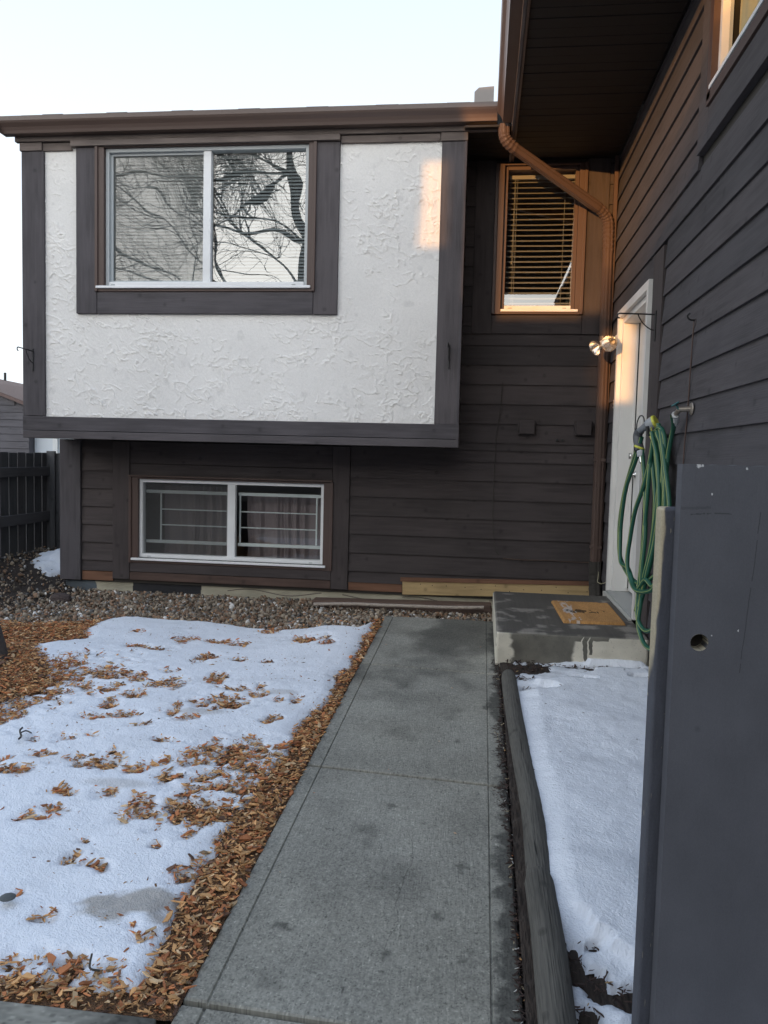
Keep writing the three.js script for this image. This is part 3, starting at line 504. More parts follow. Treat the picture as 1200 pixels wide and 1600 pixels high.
// ---- eaves, gutters, roofs
tb('fascia_board', -3.617, 0.03, 3.62, 3.712, B + 0.0, B + 0.04, M.fascia);
function gutterProfile(t = 0.003) {                             // K-style trough, open above: [out, up]
  const o = [[0, 0.115], [0, 0], [0.062, 0], [0.068, 0.02], [0.078, 0.042], [0.098, 0.066], [0.104, 0.08], [0.104, 0.112], [0.094, 0.116]];
  const i = [[0.095, 0.112], [0.1, 0.106], [0.1, 0.082], [0.094, 0.069], [0.075, 0.045], [0.065, 0.022], [0.06, t], [t, t], [t, 0.115]]; return [...o, ...i];
}
part('gutter', merge(prism(gutterProfile(), -3.682, 0.024, [], (o, y, l) => [l, 3.658 + y + 0.003 * l / 3.7, B + 0.043 + o]), box(-3.685, -3.68, 3.656, 3.77, B + 0.043, B + 0.146, 'y', 0.001)), M.metal, house);
part('gutter', prism(gutterProfile(), 1.42, -B - 0.147, [], (o, y, l) => [0.126 - o, 3.625 + y, -l], 'z'), M.metal, house);
part('fascia_board', box(0.128, 0.148, 3.6, 3.76, D + 0.0, -1.42, 'z'), M.fascia, house);
part('splash_guard', prism([[-0.14, 3.765], [-0.004, 3.765], [-0.004, 3.905], [-0.11, 3.898], [-0.14, 3.87]], B + 0.06, B + 0.075), std(C(0.28, 0.25, 0.23), 0.5), house);
part('soffit_trim', box(0.15, 0.166, 3.604, 3.622, D, -1.42, 'z'), M.metal, house);
{
  const s = sub('soffit', house);
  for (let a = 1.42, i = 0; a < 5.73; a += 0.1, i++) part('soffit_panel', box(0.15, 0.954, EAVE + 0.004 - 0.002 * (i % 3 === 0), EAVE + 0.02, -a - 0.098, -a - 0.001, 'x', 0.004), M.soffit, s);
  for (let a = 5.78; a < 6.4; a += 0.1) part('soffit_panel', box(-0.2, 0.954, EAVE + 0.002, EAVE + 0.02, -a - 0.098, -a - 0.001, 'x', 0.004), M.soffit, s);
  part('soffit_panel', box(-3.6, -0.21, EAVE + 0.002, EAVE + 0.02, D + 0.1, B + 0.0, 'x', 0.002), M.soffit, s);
}
{
  const roofL = part('roof', prism([[5.79, 3.75], [5.79, 3.772], [11.2, 5.6], [11.2, 5.5]], -3.69, 1.4, [], (a, y, l) => [l, y, -a]), M.shingle, house);
  for (let i = 0; i < 22; i++) { const x = -3.69 + i * 0.168; part('shingle', box(x, x + 0.163, 3.772 + (i % 2) * 0.004, 3.784 + (i % 3) * 0.003, -5.82, -5.765, 'x', 0.002), M.shingle, roofL); }
  part('roof', prism([[0.07, 3.76], [0.07, 3.785], [3.6, 4.95], [3.6, 4.85]], 1.4, 11.2, [], (x, y, l) => [x, y, -l]), M.shingle, house);
  part('roof', prism([[7.2, 3.66], [7.2, 3.685], [3.6, 4.95], [3.6, 4.85]], 1.4, 11.2, [], (x, y, l) => [x, y, -l]), M.shingle, house);
}
{ // downspout from the corner of the eaves, slanting to the wall corner and down
  const prof = []; for (let i = 0; i < 24; i++) { const t = i / 24 * 2 * Math.PI, c = Math.cos(t), s = Math.sin(t), k = Math.pow(Math.abs(c) ** 5 + Math.abs(s) ** 5, -0.2); prof.push([0.036 * c * k * (i % 3 === 1 ? 0.93 : 1), 0.036 * s * k * (i % 3 === 1 ? 0.93 : 1)]); }
  const [path, kinds] = roundPath([[0.072, 3.64, -5.8], [0.078, 3.53, -5.8], [0.885, 3.17, -6.32], [0.895, 3.0, -6.335], [0.905, 0.5, -6.34]], 0.11, 11);
  const ds = part('downspout', sweep(path, prof, new THREE.Vector3(0.3, 0, 1).normalize(), (i) => kinds[i] === 2 ? 0.9 : 1), M.metal, house);
  part('collar', sweep([[0.896, 2.26, -6.336], [0.897, 2.2, -6.336]], prof.map((p) => [p[0] * 1.12, p[1] * 1.12]), new THREE.Vector3(0, 0, 1)), M.metal, ds);
  const [foot, fk] = roundPath([[0.905, 0.52, -6.34], [0.906, 0.36, -6.34], [0.9, 0.2, -6.22]], 0.1, 7);
  part('elbow', sweep(foot, prof.map((p) => [p[0] * 1.25, p[1] * 1.25]), new THREE.Vector3(0, 0, 1), (i) => fk[i] === 2 ? 0.92 : 1), M.backing, ds);
  for (const y of [1.3, 0.62]) part('strap', box(0.862, 0.945, y, y + 0.025, -6.375, -6.305, 'x', 0.002), M.metal, ds);
}
// ---- windows
function windowPart(x0, x1, y0, y1, z, o) {                     // a slider: brown casing, white frame, panes set back; z is the casing's face
  const w = sub('window', house), c = o.case, cas = o.casing || M.casing;
  if (c) { for (const g of [box(x0 - c[0], x0, y0 - c[2], y1 + c[3], z - 0.06, z, 'y', 0.003), box(x1, x1 + c[1], y0 - c[2], y1 + c[3], z - 0.06, z, 'y', 0.003), box(x0 - 0.001, x1 + 0.001, y1, y1 + c[3] - 0.001, z - 0.06, z - 0.002, 'x', 0.003), box(x0 - 0.001, x1 + 0.001, y0 - c[2] + 0.001, y0 - 0.002, z - 0.06, z - 0.002, 'x', 0.003)]) part('casing', g, cas, w);
    part('casing', box(x0 - c[0] - 0.012, x0 - c[0] + 0.012, y0 - c[2], y1 + c[3], z - 0.02, z + 0.012, 'y', 0.004), cas, w); part('casing', box(x1 + c[1] - 0.012, x1 + c[1] + 0.012, y0 - c[2], y1 + c[3], z - 0.02, z + 0.012, 'y', 0.004), cas, w); }
  const f = 0.028, zi = z - 0.05;
  part('frame', box(x0, x0 + f, y0, y1, zi - 0.05, zi + 0.02, 'y'), o.edge || M.vinyl, w); part('frame', box(x1 - f, x1, y0, y1, zi - 0.05, zi + 0.02, 'y'), o.edge || M.vinyl, w);
  part('frame', box(x0 + f, x1 - f, y1 - f, y1, zi - 0.05, zi + 0.02, 'x'), o.edge || M.vinyl, w); part('frame', box(x0 + f, x1 - f, y0, y0 + f * 1.15, zi - 0.05, zi + 0.024, 'x'), M.vinyl, w);
  part('sill', box(x0 - (o.sillL || 0), x1 + (o.sillR || 0), y0 - 0.022, y0 - 0.002, zi - 0.03, z + 0.016, 'x', 0.004), M.vinyl, w);
  for (const px of o.weep || []) part('weep_cover', box(px, px + 0.03, y0 + 0.008, y0 + 0.016, zi + 0.022, zi + 0.027, 'x', 0.001), M.vinylEdge, w);
  if (o.mull) {
    part('mullion', box(o.mull[0], o.mull[1], y0 + f, y1 - f, zi - 0.035, zi + 0.012, 'y'), M.vinyl, w);
    part('pane', pane(x0 + f, o.mull[0], y0 + f, y1 - f, zi - 0.03, o.wob || 0), o.glass, w); part('pane', pane(o.mull[1], x1 - f, y0 + f, y1 - f, zi - 0.022, o.wob || 0), o.glass, w);
  } else part('pane', pane(x0 + f, x1 - f, y0 + f, y1 - f, zi - 0.03, o.wob || 0), o.glass, w);
  return w;
}
function pane(x0, x1, y0, y1, z, wob) { const g = new THREE.PlaneGeometry(x1 - x0, y1 - y0, 24, 16), p = g.attributes.position; for (let i = 0; i < p.count; i++) p.setZ(i, wob * (fbm(p.getX(i) * 2 + 9, p.getY(i) * 2 + 9, 250, 2) - 0.5)); g.translate((x0 + x1) / 2, (y0 + y1) / 2, z); g.computeVertexNormals(); return g; }
const upper = windowPart(-2.905, -1.33, 2.545, 3.568, F + 0.008, { case: [0.058, 0.05, 0.045, 0.02], sillL: 0.06, sillR: 0.03, mull: [-2.14, -2.08], glass: M.glass, wob: 0.007, edge: M.vinylEdge, weep: [-2.86, -1.45] });
let screenMesh;
{ // insect screen over the left half
  screenMesh = tex(64, 64, (u, v) => (u * 8 % 1 < 0.42 || v * 8 % 1 < 0.42 ? 0.42 : 0.22), false); screenMesh.repeat.set(60, 80);
  const s = part('insect_screen', pane(-2.877, -2.142, 2.58, 3.54, F - 0.058, 0), std(C(0.2, 0.21, 0.2), 0.8, { alphaMap: screenMesh, transparent: true, opacity: 1 }), upper);
  const e = M.vinylEdge; for (const g of [box(-2.877, -2.858, 2.575, 3.54, F - 0.066, F - 0.05, 'y', 0.002), box(-2.858, -2.142, 3.522, 3.54, F - 0.066, F - 0.05, 'x', 0.002), box(-2.858, -2.142, 2.575, 2.592, F - 0.066, F - 0.05, 'x', 0.002)]) part('screen_frame', g, e, upper);
}
const lower = windowPart(-2.874, -1.28, 0.392, 1.06, D + 0.012, { case: [0.068, 0.068, 0.045, 0.016], sillL: 0.058, sillR: 0.026, mull: [-2.106, -2.038], glass: M.glassPlain, weep: [-2.8, -1.4] });
{ const s = part('insect_screen', pane(-2.845, -2.108, 0.425, 1.03, D - 0.05, 0), std(C(0.12, 0.122, 0.125), 0.8, { alphaMap: screenMesh, transparent: true, opacity: 1 }), lower); }
part('drip_cap', box(-2.955, -1.205, 1.078, 1.092, D - 0.02, D + 0.035, 'x', 0.003), M.casing, house);
windowPart(0.102, 0.672, 2.476, 3.575, D + 0.014, { case: [0.058, 0.05, 0.04, 0.012], sillR: 0.025, glass: M.glass, edge: M.casing, weep: [0.16, 0.58] });
tb('trim_board', -0.119, 0.032, 2.285, EAVE - 0.002, D - 0.03, D + 0.006, M.siding); tb('trim_board', 0.734, 0.9, 2.285, EAVE - 0.002, D - 0.03, D + 0.006, M.siding); tb('trim_board', 0.034, 0.732, 2.286, 2.43, D - 0.03, D + 0.004, M.siding);
{ // upper window of the right wall: wide boards round a brown frame
  const w = sub('window', house), X = (poly, d0, d1, n, m) => part(n, prism(poly, d0, d1, [], toX(W), 'z'), m, w);
  X(rect(3.78, 3.948, 2.73, EAVE - 0.004), -0.012, 0.02, 'trim_board', M.slate); X(rect(1.95, 3.778, 2.73, 2.878), -0.012, 0.02, 'trim_board', M.slate);
  X(rect(3.722, 3.776, 2.9, 3.6), -0.024, 0.03, 'casing', M.casing); X(rect(2.1, 3.776, 2.88, 2.93), -0.024, 0.03, 'casing', M.casing);
  X(rect(2.2, 3.74, 2.938, 2.956), -0.026, 0.05, 'sill', M.vinyl); X(rect(3.69, 3.72, 2.958, 3.58), 0.004, 0.05, 'frame', M.vinyl); X(rect(2.2, 3.69, 2.958, 2.985), 0.01, 0.05, 'frame', M.vinyl); X(rect(2.2, 3.69, 3.56, 3.59), 0.01, 0.05, 'frame', M.vinyl);
  part('pane', pane(2.2, 3.69, 2.985, 3.56, 0, 0).rotateY(-Math.PI / 2).translate(W + 0.036, 0, 0).scale(1, 1, -1), M.glassPlain, w);
}
// ---- side door, deep in the right wall
{
  const d = sub('door', house), X = (n, poly, d0, d1, m, along) => part(n, prism(poly, d0, d1, [], toX(W), along || 'z'), m, d);
  X('brickmould', rect(5.865, 5.918, 0.36, 2.368), -0.028, 0.03, M.doorWhite, 'y'); X('brickmould', rect(4.852, 4.902, 0.36, 2.368), -0.028, 0.03, M.doorWhite, 'y'); X('brickmould', rect(4.904, 5.863, 2.316, 2.368), -0.028, 0.03, M.doorWhite);
  X('jamb', rect(5.82, 5.862, 0.375, 2.314), 0.0, 0.17, M.doorWhite, 'y'); X('jamb', rect(4.905, 4.945, 0.375, 2.314), 0.0, 0.17, M.doorWhite, 'y'); X('jamb', rect(4.946, 5.819, 2.276, 2.314), 0.0, 0.17, M.doorWhite);
  X('stop', rect(5.806, 5.819, 0.4, 2.275), 0.09, 0.104, M.doorWhite, 'y'); X('weatherstrip', rect(5.806, 5.818, 0.4, 2.275), 0.105, 0.112, M.iron, 'y');
  X('door_leaf', rect(4.96, 5.803, 0.39, 2.272), 0.112, 0.155, M.doorWhite, 'y');
  for (const [a0, a1, y0, y1] of [[5.1, 5.32, 1.5, 2.1], [5.44, 5.66, 1.5, 2.1], [5.1, 5.32, 0.6, 1.2], [5.44, 5.66, 0.6, 1.2]]) X('door_panel', rect(a0, a1, y0, y1), 0.106, 0.113, M.doorWhite, 'y');
  X('threshold', [[4.905, 0.345], [5.862, 0.345], [5.862, 0.372], [4.905, 0.372]], -0.03, 0.16, std(C(0.36, 0.37, 0.36), 0.5)); X('threshold', rect(4.87, 5.9, 0.32, 0.36), -0.05, -0.031, std(C(0.5, 0.5, 0.47), 0.5));
  const hw = (y, r) => lathe([[0, 0.05], [r, 0.05], [r, 0.035], [r * 0.55, 0.028], [r * 0.55, 0.012], [r * 1.25, 0.01], [r * 1.25, 0]], [W + 0.112, y, -5.735], [-1, 0, 0], 18);
  part('deadbolt', hw(1.345, 0.022), M.chrome, d); part('handle', merge(hw(1.215, 0.02), rod([W + 0.064, 1.215, -5.735], [W + 0.06, 1.213, -5.62], 0.009, 0.008)), M.chrome, d);
  part('trim_board', prism(rect(4.582, 4.84, 0.3, 2.492), -0.006, 0.024, [], toX(W), 'y'), M.siding, house);
}
// ---- vent covers and the stub beneath them
for (const x of [0.272, 0.708]) { const v = part('vent_cover', box(x, x + 0.135, 1.497, 1.617, D - 0.01, D + 0.03, 'x', 0.005), M.siding, house); part('vent_hood', prism([[1.6, 0], [1.612, 0.052], [1.505, 0.034], [1.505, 0]], x + 0.012, x + 0.123, [], (y, o, l) => [l, y, D + 0.024 + o]), M.siding, v); }
for (const x of [0.57, 0.612]) part('clip', box(x, x + 0.018, 1.452, 1.472, D - 0.005, D + 0.016, 'x', 0.002), M.iron, house);

// ================================================================ BEHIND THE GLASS
function blind(x0, x1, y0, y1, z, n, tilt, label, mat, cords, w = 0.0125) {
  const t = thing('venetian_blind', label, 'blind', [(x0 + x1) / 2, y0, z], 'venetian blinds behind the windows');
  const d = (y1 - y0) / n, c = Math.cos(tilt), s = Math.sin(tilt);
  for (let i = 0; i < n; i++) {                                // gently cupped slats, none quite level
    const y = y0 + (i + 0.5) * d, sk = (hash(i, 3, 5) - 0.5) * 0.006, pos = [], idx = [];
    for (let a = 0; a <= 12; a++) for (let b = 0; b <= 4; b++) { const x = lerp(x0, x1, a / 12), q = b / 2 - 1, cup = 0.0022 * (1 - q * q); pos.push(x, y + q * w * s + cup * c + sk * (a / 12 - 0.5) - 0.003 * Math.sin(a / 12 * Math.PI) * hash(i, 9, 2), z - q * w * c + cup * s); }
    for (let a = 0; a < 12; a++) for (let b = 0; b < 4; b++) { const k = a * 5 + b; idx.push(k, k + 5, k + 1, k + 1, k + 5, k + 6); }
    const g = new THREE.BufferGeometry(); g.setAttribute('position', new THREE.Float32BufferAttribute(pos, 3)); g.setIndex(idx); g.computeVertexNormals();
    part('slat', g, mat, t);
  }
  part('headrail', box(x0, x1, y1, y1 + 0.03, z - 0.014, z + 0.014, 'x'), mat, t); part('bottom_rail', box(x0, x1, y0 - 0.012, y0 - 0.002, z - 0.012, z + 0.012, 'x'), mat, t);
  for (const x of cords) part('cord', rod([x, y1, z + 0.014], [x - 0.006, y0, z + 0.014], 0.0016, 0.0016, 5), mat, t);
  return t;
}
{
  const t = blind(0.128, 0.648, 2.52, 3.5, D - 0.1, 24, 0.55, 'half-open slatted blind in the narrow window by the downspout', M.slat, [0.205, 0.575, 0.19], 0.018);
  part('pull_cord', merge(rod([0.185, 3.5, D - 0.08], [0.178, 2.86, D - 0.08], 0.0018, 0.0018, 5), lathe([[0, 0], [0.006, 0.003], [0.007, 0.018], [0.003, 0.026], [0, 0.026]], [0.178, 2.84, D - 0.08], [0, 1, 0], 10)), M.slat, t);
  blind(-2.07, -1.36, 2.6, 3.5, B - 0.085, 36, 1.0, 'closed pale slatted blind in the right half of the upper window', std(C(0.22, 0.235, 0.24), 0.5), [-1.95, -1.48]);
  blind(-2.86, -2.15, 2.6, 3.5, B - 0.085, 36, 0.9, 'closed pale slatted blind behind the screened left half of the upper window', std(C(0.36, 0.37, 0.36), 0.5), [-2.7, -2.3]);
}
function curtain(x0, x1, y0, y1, z, label, color, folds, seed, map) {
  const g = new THREE.PlaneGeometry(1, 1, 120, 24), p = g.attributes.position;
  for (let i = 0; i < p.count; i++) { const u = p.getX(i) + 0.5, v = p.getY(i) + 0.5, a = u * folds * 6.28 + 2.5 * (noise(u * 5, 1, seed) - 0.5) * 3; p.setXYZ(i, ...map(lerp(x0, x1, u) + 0.02 * (noise(u * 4, v * 3, seed + 1) - 0.5), lerp(y0, y1, v), z + (0.014 + 0.006 * (1 - v)) * Math.sin(a) + 0.008 * Math.sin(a * 2.3 + 1))); }
  g.computeVertexNormals(); return solo('curtain', g, std(color, 0.95, { bumpMap: dustBump, bumpScale: 0.0005 }), label, 'curtain', 'curtains behind the windows');
}
const same = (x, y, z) => [x, y, z];
curtain(-2.74, -2.1, 0.3, 1.0, D - 0.24, 'mauve curtain behind the left half of the basement window', C(0.21, 0.17, 0.175), 6, 301, same);
curtain(-1.99, -1.34, 0.3, 0.96, D - 0.24, 'mauve curtain behind the right half of the basement window', C(0.25, 0.2, 0.205), 6, 302, same);
curtain(2.2, 3.685, 2.95, 3.56, 0.075, 'pale curtain in the high window at the upper right corner', C(0.78, 0.68, 0.42), 9, 303, (a, y, d) => [W + d, y, -a]);
function grille(x0, x1, v0, label) {
  const z = D - 0.11, t = thing('window_grille', label, 'window grille', [x0, 0.5, z], 'white grilles inside the basement window'), m = std(C(0.6, 0.62, 0.62), 0.5);
  part('rail', box(x0, x1, 0.938, 0.965, z - 0.012, z + 0.012, 'x'), m, t); part('rail', box(x0, x1, 0.51, 0.537, z - 0.012, z + 0.012, 'x'), m, t);
  for (const y of [0.802, 0.668]) part('bar', rod([v0[0], y, z], [v0[1], y, z], 0.0055), m, t);
  for (const x of v0) part('upright', box(x - 0.007, x + 0.007, 0.537, 0.938, z - 0.007, z + 0.007, 'y'), m, t);
}
grille(-2.85, -2.11, [-2.72, -2.13], 'white metal grille inside the left half of the basement window'); grille(-2.035, -1.31, [-2.02, -1.36], 'white metal grille inside the right half of the basement window');

// ================================================================ AT THE DOOR
{ // concrete step: broom-finished wet tread, cream face with dark runs of water
  const x0 = 0.108, x1 = 0.934, z0 = -5.74, z1 = -4.395, top = 0.35;
  const drip = (u) => 0.2 + 0.5 * Math.max(0, fbm(u * 24, 3, 311, 3) - 0.42) * 4;
  const map = tex(1024, 1024, (u, v) => {
    if (v > 0.5) {                                             // tread, v from rear to front
      const w = (v - 0.5) * 2, line = 0.86 + 0.2 * noise(u * 90, w * 3, 312), n = fbm(u * 6, w * 8, 313, 4);
      const dry = sstep(0.5, 0.72, fbm(u * 9, w * 12, 314, 4) + 0.16 * sstep(0.62, 1, u) * sstep(0.55, 1, w) - 0.1 * (1 - w)) + sstep(0.025, 0.0, u) * 0.8;
      const k = line * (0.8 + 0.4 * n) * lerp(0.36, 1, Math.min(1, dry)); return [0.25 * k, 0.23 * k, 0.2 * k];
    }
    const h = v * 2, n = fbm(u * 8, h * 3, 315, 5), k = 0.78 + 0.44 * n, wob = 0.035 * (fbm(h * 6, u * 9, 316, 3) - 0.5);
    let wet = sstep(0.1 + wob * 2, 0.13 + wob * 2, u) * sstep(0.525 + wob, 0.5 + wob, u);
    const runs = [[0.54, 0.025, 0.78], [0.59, 0.014, 0.25], [0.625, 0.01, 0.55], [0.68, 0.05, 0.86]]; for (const [c, w, d] of runs) if (Math.abs(u - c + wob) < w * (0.6 + 0.6 * h) && h > d + wob * 4) wet = 1;
    if (h > 0.93 + wob * 2 && u > 0.5) wet = Math.max(wet, 0.75); const low = Math.abs(h - 0.2 - 0.1 * fbm(u * 6, 2, 317, 3)) < 0.012 && u < 0.75 ? 0.55 : 1;
    if (h < 0.1 + wob) wet = Math.max(wet, 0.5);
    const c = lerp(1, 0.08, wet * (0.8 + 0.4 * (n - 0.4))) * k * low * (noise(u * 160, h * 40, 318) > 0.9 ? 0.75 : 1); return [0.62 * c, 0.58 * c, 0.48 * c];
  }, true, false);
  const t = thing('concrete_step', 'stained concrete doorstep slab with wet broom-finished top', 'step', [0.52, slope(-4.4), -5]);
  let g = new RoundedBoxGeometry(x1 - x0, top - 0.08, z1 - z0, 3, 0.018); g.translate((x0 + x1) / 2, (top + 0.08) / 2, (z0 + z1) / 2);
  g = g.index ? g.toNonIndexed() : g; const p = g.attributes.position, N = g.attributes.normal, uv = new Float32Array(p.count * 2);
  for (let i = 0; i < p.count; i += 3) {
    const up = (N.getY(i) + N.getY(i + 1) + N.getY(i + 2)) / 3 > 0.6;
    for (let j = i; j < i + 3; j++) { const x = p.getX(j), y = p.getY(j), z = p.getZ(j), side = Math.abs(N.getX(i)) > 0.8; uv[j * 2] = side ? (z - z0) * 0.07 : (x - x0) / (x1 - x0); uv[j * 2 + 1] = up ? 0.505 + 0.49 * (z - z0) / (z1 - z0) : 0.495 * sstep(-0.2, 1.2, 0) + 0.49 * Math.min(1, Math.max(0, (y - 0.15) / (top - 0.15))); if (!up) uv[j * 2 + 1] = 0.49 * Math.min(1, Math.max(0, (y - 0.15) / (top - 0.15))); }
  }
  g.setAttribute('uv', new THREE.BufferAttribute(uv, 2));
  part('slab', g, std(C(1, 1, 1), 0.72, { map, bumpMap: pathBump, bumpScale: 0.0012 }), t);
}
{ // coir doormat with worn dark lettering smudge and a streak of frost
  const map = tex(512, 256, (u, v) => {
    const f = 0.75 + 0.5 * noise(u * 160, v * 80, 321), n = fbm(u * 6, v * 6, 322, 4), k = f * (0.8 + 0.4 * n); let c = [0.42 * k, 0.22 * k, 0.075 * k];
    const y = v - 0.47 + 0.02 * Math.sin(u * 30), a = u > 0.12 && u < 0.8 ? (Math.abs(y) < 0.075 * (1 - 0.5 * Math.abs(u - 0.4)) && noise(u * 40, v * 14, 323) > lerp(0.25, 0.68, sstep(0.35, 0.8, u)) ? 1 : 0) : 0;
    if (a) c = c.map((q) => q * 0.16);
    const fr = sstep(0.62, 0.75, fbm(u * 16, v * 12, 324, 3) + 0.4 * Math.exp(-(((u - 0.2) / 0.07) ** 2)) * sstep(0.98, 0.6, v) * sstep(0.2, 0.4, v) * 0.9) * (Math.abs(u - 0.2) < 0.11 ? 1 : 0);
    const cr = Math.abs(u - 0.2 - 0.12 * (0.35 - v)) < 0.008 && v < 0.36 && v > 0.1 ? 0.8 : 0; const q = Math.max(fr * 0.6, cr);
    return c.map((e) => lerp(e, 0.55, q));
  }, true, false);
  const t = thing('doormat', 'worn coir doormat with smudged dark lettering on the step', 'doormat', [0.675, 0.352, -5.05]);
  const g = new THREE.PlaneGeometry(1, 1, 130, 90), p = g.attributes.position, c = [[0.49, -5.375], [0.862, -5.375], [0.862, -4.71], [0.505, -4.69]], pos = [];
  for (let i = 0; i < p.count; i++) {
    const u = p.getX(i) + 0.5, v = p.getY(i) + 0.5, e = Math.min(u, 1 - u, v, 1 - v), j = e < 0.01 ? 0.006 * (noise(u * 90, v * 90, 325) - 0.5) : 0;
    const x = lerp(lerp(c[3][0], c[2][0], u), lerp(c[0][0], c[1][0], u), v) + j, z = lerp(lerp(c[3][1], c[2][1], u), lerp(c[0][1], c[1][1], u), v) + j;
    p.setXYZ(i, x, e < 0.001 ? 0.351 : 0.364 + 0.004 * noise(u * 120, v * 120, 326) - (e < 0.02 ? 0.004 : 0), z);
  }
  g.computeVertexNormals(); part('coir_pile', g, std(C(1, 1, 1), 1, { map }), t);
}
// ---- floodlight with two bare reflector bulbs
{
  const t = thing('floodlight', 'twin floodlight with two clear reflector bulbs beside the door', 'floodlight', [W, 2.17, -5.97]), wh = std(C(0.6, 0.57, 0.52), 0.45);
  part('base', lathe([[0, 0.03], [0.04, 0.026], [0.055, 0.012], [0.056, 0]], [W - 0.004, 2.17, -5.98], [-1, 0, 0]), wh, t);
  const bulb = (a, d) => {
    const A = new THREE.Vector3(...a), n = new THREE.Vector3(...d).normalize(), S = new THREE.Vector3(W - 0.03, 2.165, -5.98), q = A.clone().addScaledVector(n, -0.12);
    part('arm', rod(S.toArray(), q.toArray(), 0.011), wh, t); part('socket', lathe([[0, 0], [0.024, 0], [0.027, 0.01], [0.027, 0.05], [0.022, 0.055]], q.toArray(), n.toArray()), wh, t);
    const b = part('bulb', lathe([[0.02, 0.055], [0.026, 0.065], [0.04, 0.085], [0.052, 0.105], [0.0555, 0.118]], q.toArray(), n.toArray(), 28), std(C(0.8, 0.78, 0.74), 0.22, { metalness: 0.95 }), t);
    part('lens', lathe([[0, 0.128], [0.02, 0.127], [0.04, 0.123], [0.0555, 0.118]], q.toArray(), n.toArray(), 28), new THREE.MeshPhysicalMaterial({ color: C(0.95, 0.95, 0.95), roughness: 0.12, transmission: 1, thickness: 0, bumpMap: dustBump, bumpScale: 0.002 }), b);
  };
  bulb([0.775, 2.115, -5.93], [-0.85, -0.5, 0.42]); bulb([0.845, 2.118, -5.72], [-0.45, -0.35, 0.85]);
}
{ const t = thing('doorbell', 'small cream doorbell box between downspout and door', 'doorbell', [W, 1.72, -5.99]); part('case', box(W - 0.02, W + 0.012, 1.69, 1.755, -6.015, -5.975, 'y', 0.006), std(C(0.45, 0.36, 0.28), 0.5), t); part('button', lathe([[0, 0.006], [0.007, 0.005], [0.008, 0]], [W - 0.02, 1.712, -5.995], [-1, 0, 0], 12), M.iron, t); }
// ---- wire brackets for hanging baskets
function bracket(at, out, label) {
  const t = thing('plant_bracket', label, 'hanging bracket', at, 'wrought plant brackets on the house'), [x, y, z] = at, P = (o, h) => [x + out[0] * o, y + h, z + out[2] * o];
  part('plate', rod(P(0.004, 0.02), P(0.004, -0.15), 0.006), M.iron, t); part('arm', rod(P(0.0, 0), P(0.2, 0.006), 0.0045), M.iron, t);
  part('brace', tube([P(0.005, -0.09), P(0.03, -0.082), P(0.07, -0.05), P(0.095, -0.012), P(0.1, 0)], 0.0035, 20, 6), M.iron, t); part('hook', tube([P(0.2, 0.006), P(0.212, 0), P(0.212, -0.016), P(0.2, -0.02)], 0.0045, 12, 6), M.iron, t);
}
bracket([-3.487, 2.045, F], [0, 0, 1], 'black plant bracket on the left corner board of the bay'); bracket([-0.265, 2.1, F], [0, 0, 1], 'black plant bracket on the right board of the bay'); bracket([W - 0.007, 2.137, -4.7], [-1, 0, 0], 'thin black plant bracket beside the top of the door');
// ---- cables and a hook
solo('cable', tube([[0.136, 1.91, D + 0.022], [0.131, 1.75, D + 0.024], [0.118, 1.6, D + 0.022], [0.102, 1.49, D + 0.024], [0.1, 1.3, D + 0.025], [0.096, 1.05, D + 0.024], [0.096, 0.88, D + 0.025], [0.108, 0.7, D + 0.024], [0.121, 0.62, D + 0.024], [0.14, 0.56, D + 0.025], [0.16, 0.535, D + 0.022]], 0.003, 80, 6), M.backing, 'thin dark cable hanging down the rear wall siding', 'cable');
solo('cable', tube([[0.19, 0.51, D + 0.022], [0.35, 0.504, D + 0.024], [0.55, 0.508, D + 0.024], [0.75, 0.503, D + 0.024], [0.862, 0.506, D + 0.026]], 0.003, 50, 6), M.timber, 'thin cable running level along the low rear siding', 'cable');
solo('cable', tube([[W - 0.004, 1.965, -3.872], [W - 0.005, 1.76, -3.887], [W - 0.004, 1.555, -3.904], [W - 0.005, 1.375, -3.927], [W - 0.004, 1.0, -3.95], [W - 0.005, 0.6, -3.96]], 0.0035, 50, 6), M.casing, 'thin cable running down the right wall past the tap', 'cable');
solo('cable', tube([[0.93, 0.48, -6.3], [0.925, 0.4, -6.29], [0.915, 0.375, -6.24], [0.93, 0.37, -6.18], [0.95, 0.39, -6.1], [0.95, 0.42, -6.02]], 0.0028, 40, 6), std(C(0.55, 0.5, 0.34), 0.6), 'loose cream wire end beside the foot of the downspout', 'cable');
{ const t = thing('wall_hook', 'small dark hook screwed to the right wall siding', 'hook', [W, 1.97, -3.85]); part('plate', lathe([[0, 0.006], [0.02, 0.005], [0.022, 0]], [W + 0.001, 1.95, -3.87], [-1, 0, 0], 14), M.siding, t); part('hook', tube([[W - 0.004, 1.962, -3.862], [W - 0.03, 1.965, -3.855], [W - 0.04, 1.98, -3.85], [W - 0.03, 1.992, -3.845]], 0.004, 16, 6), M.iron, t); }
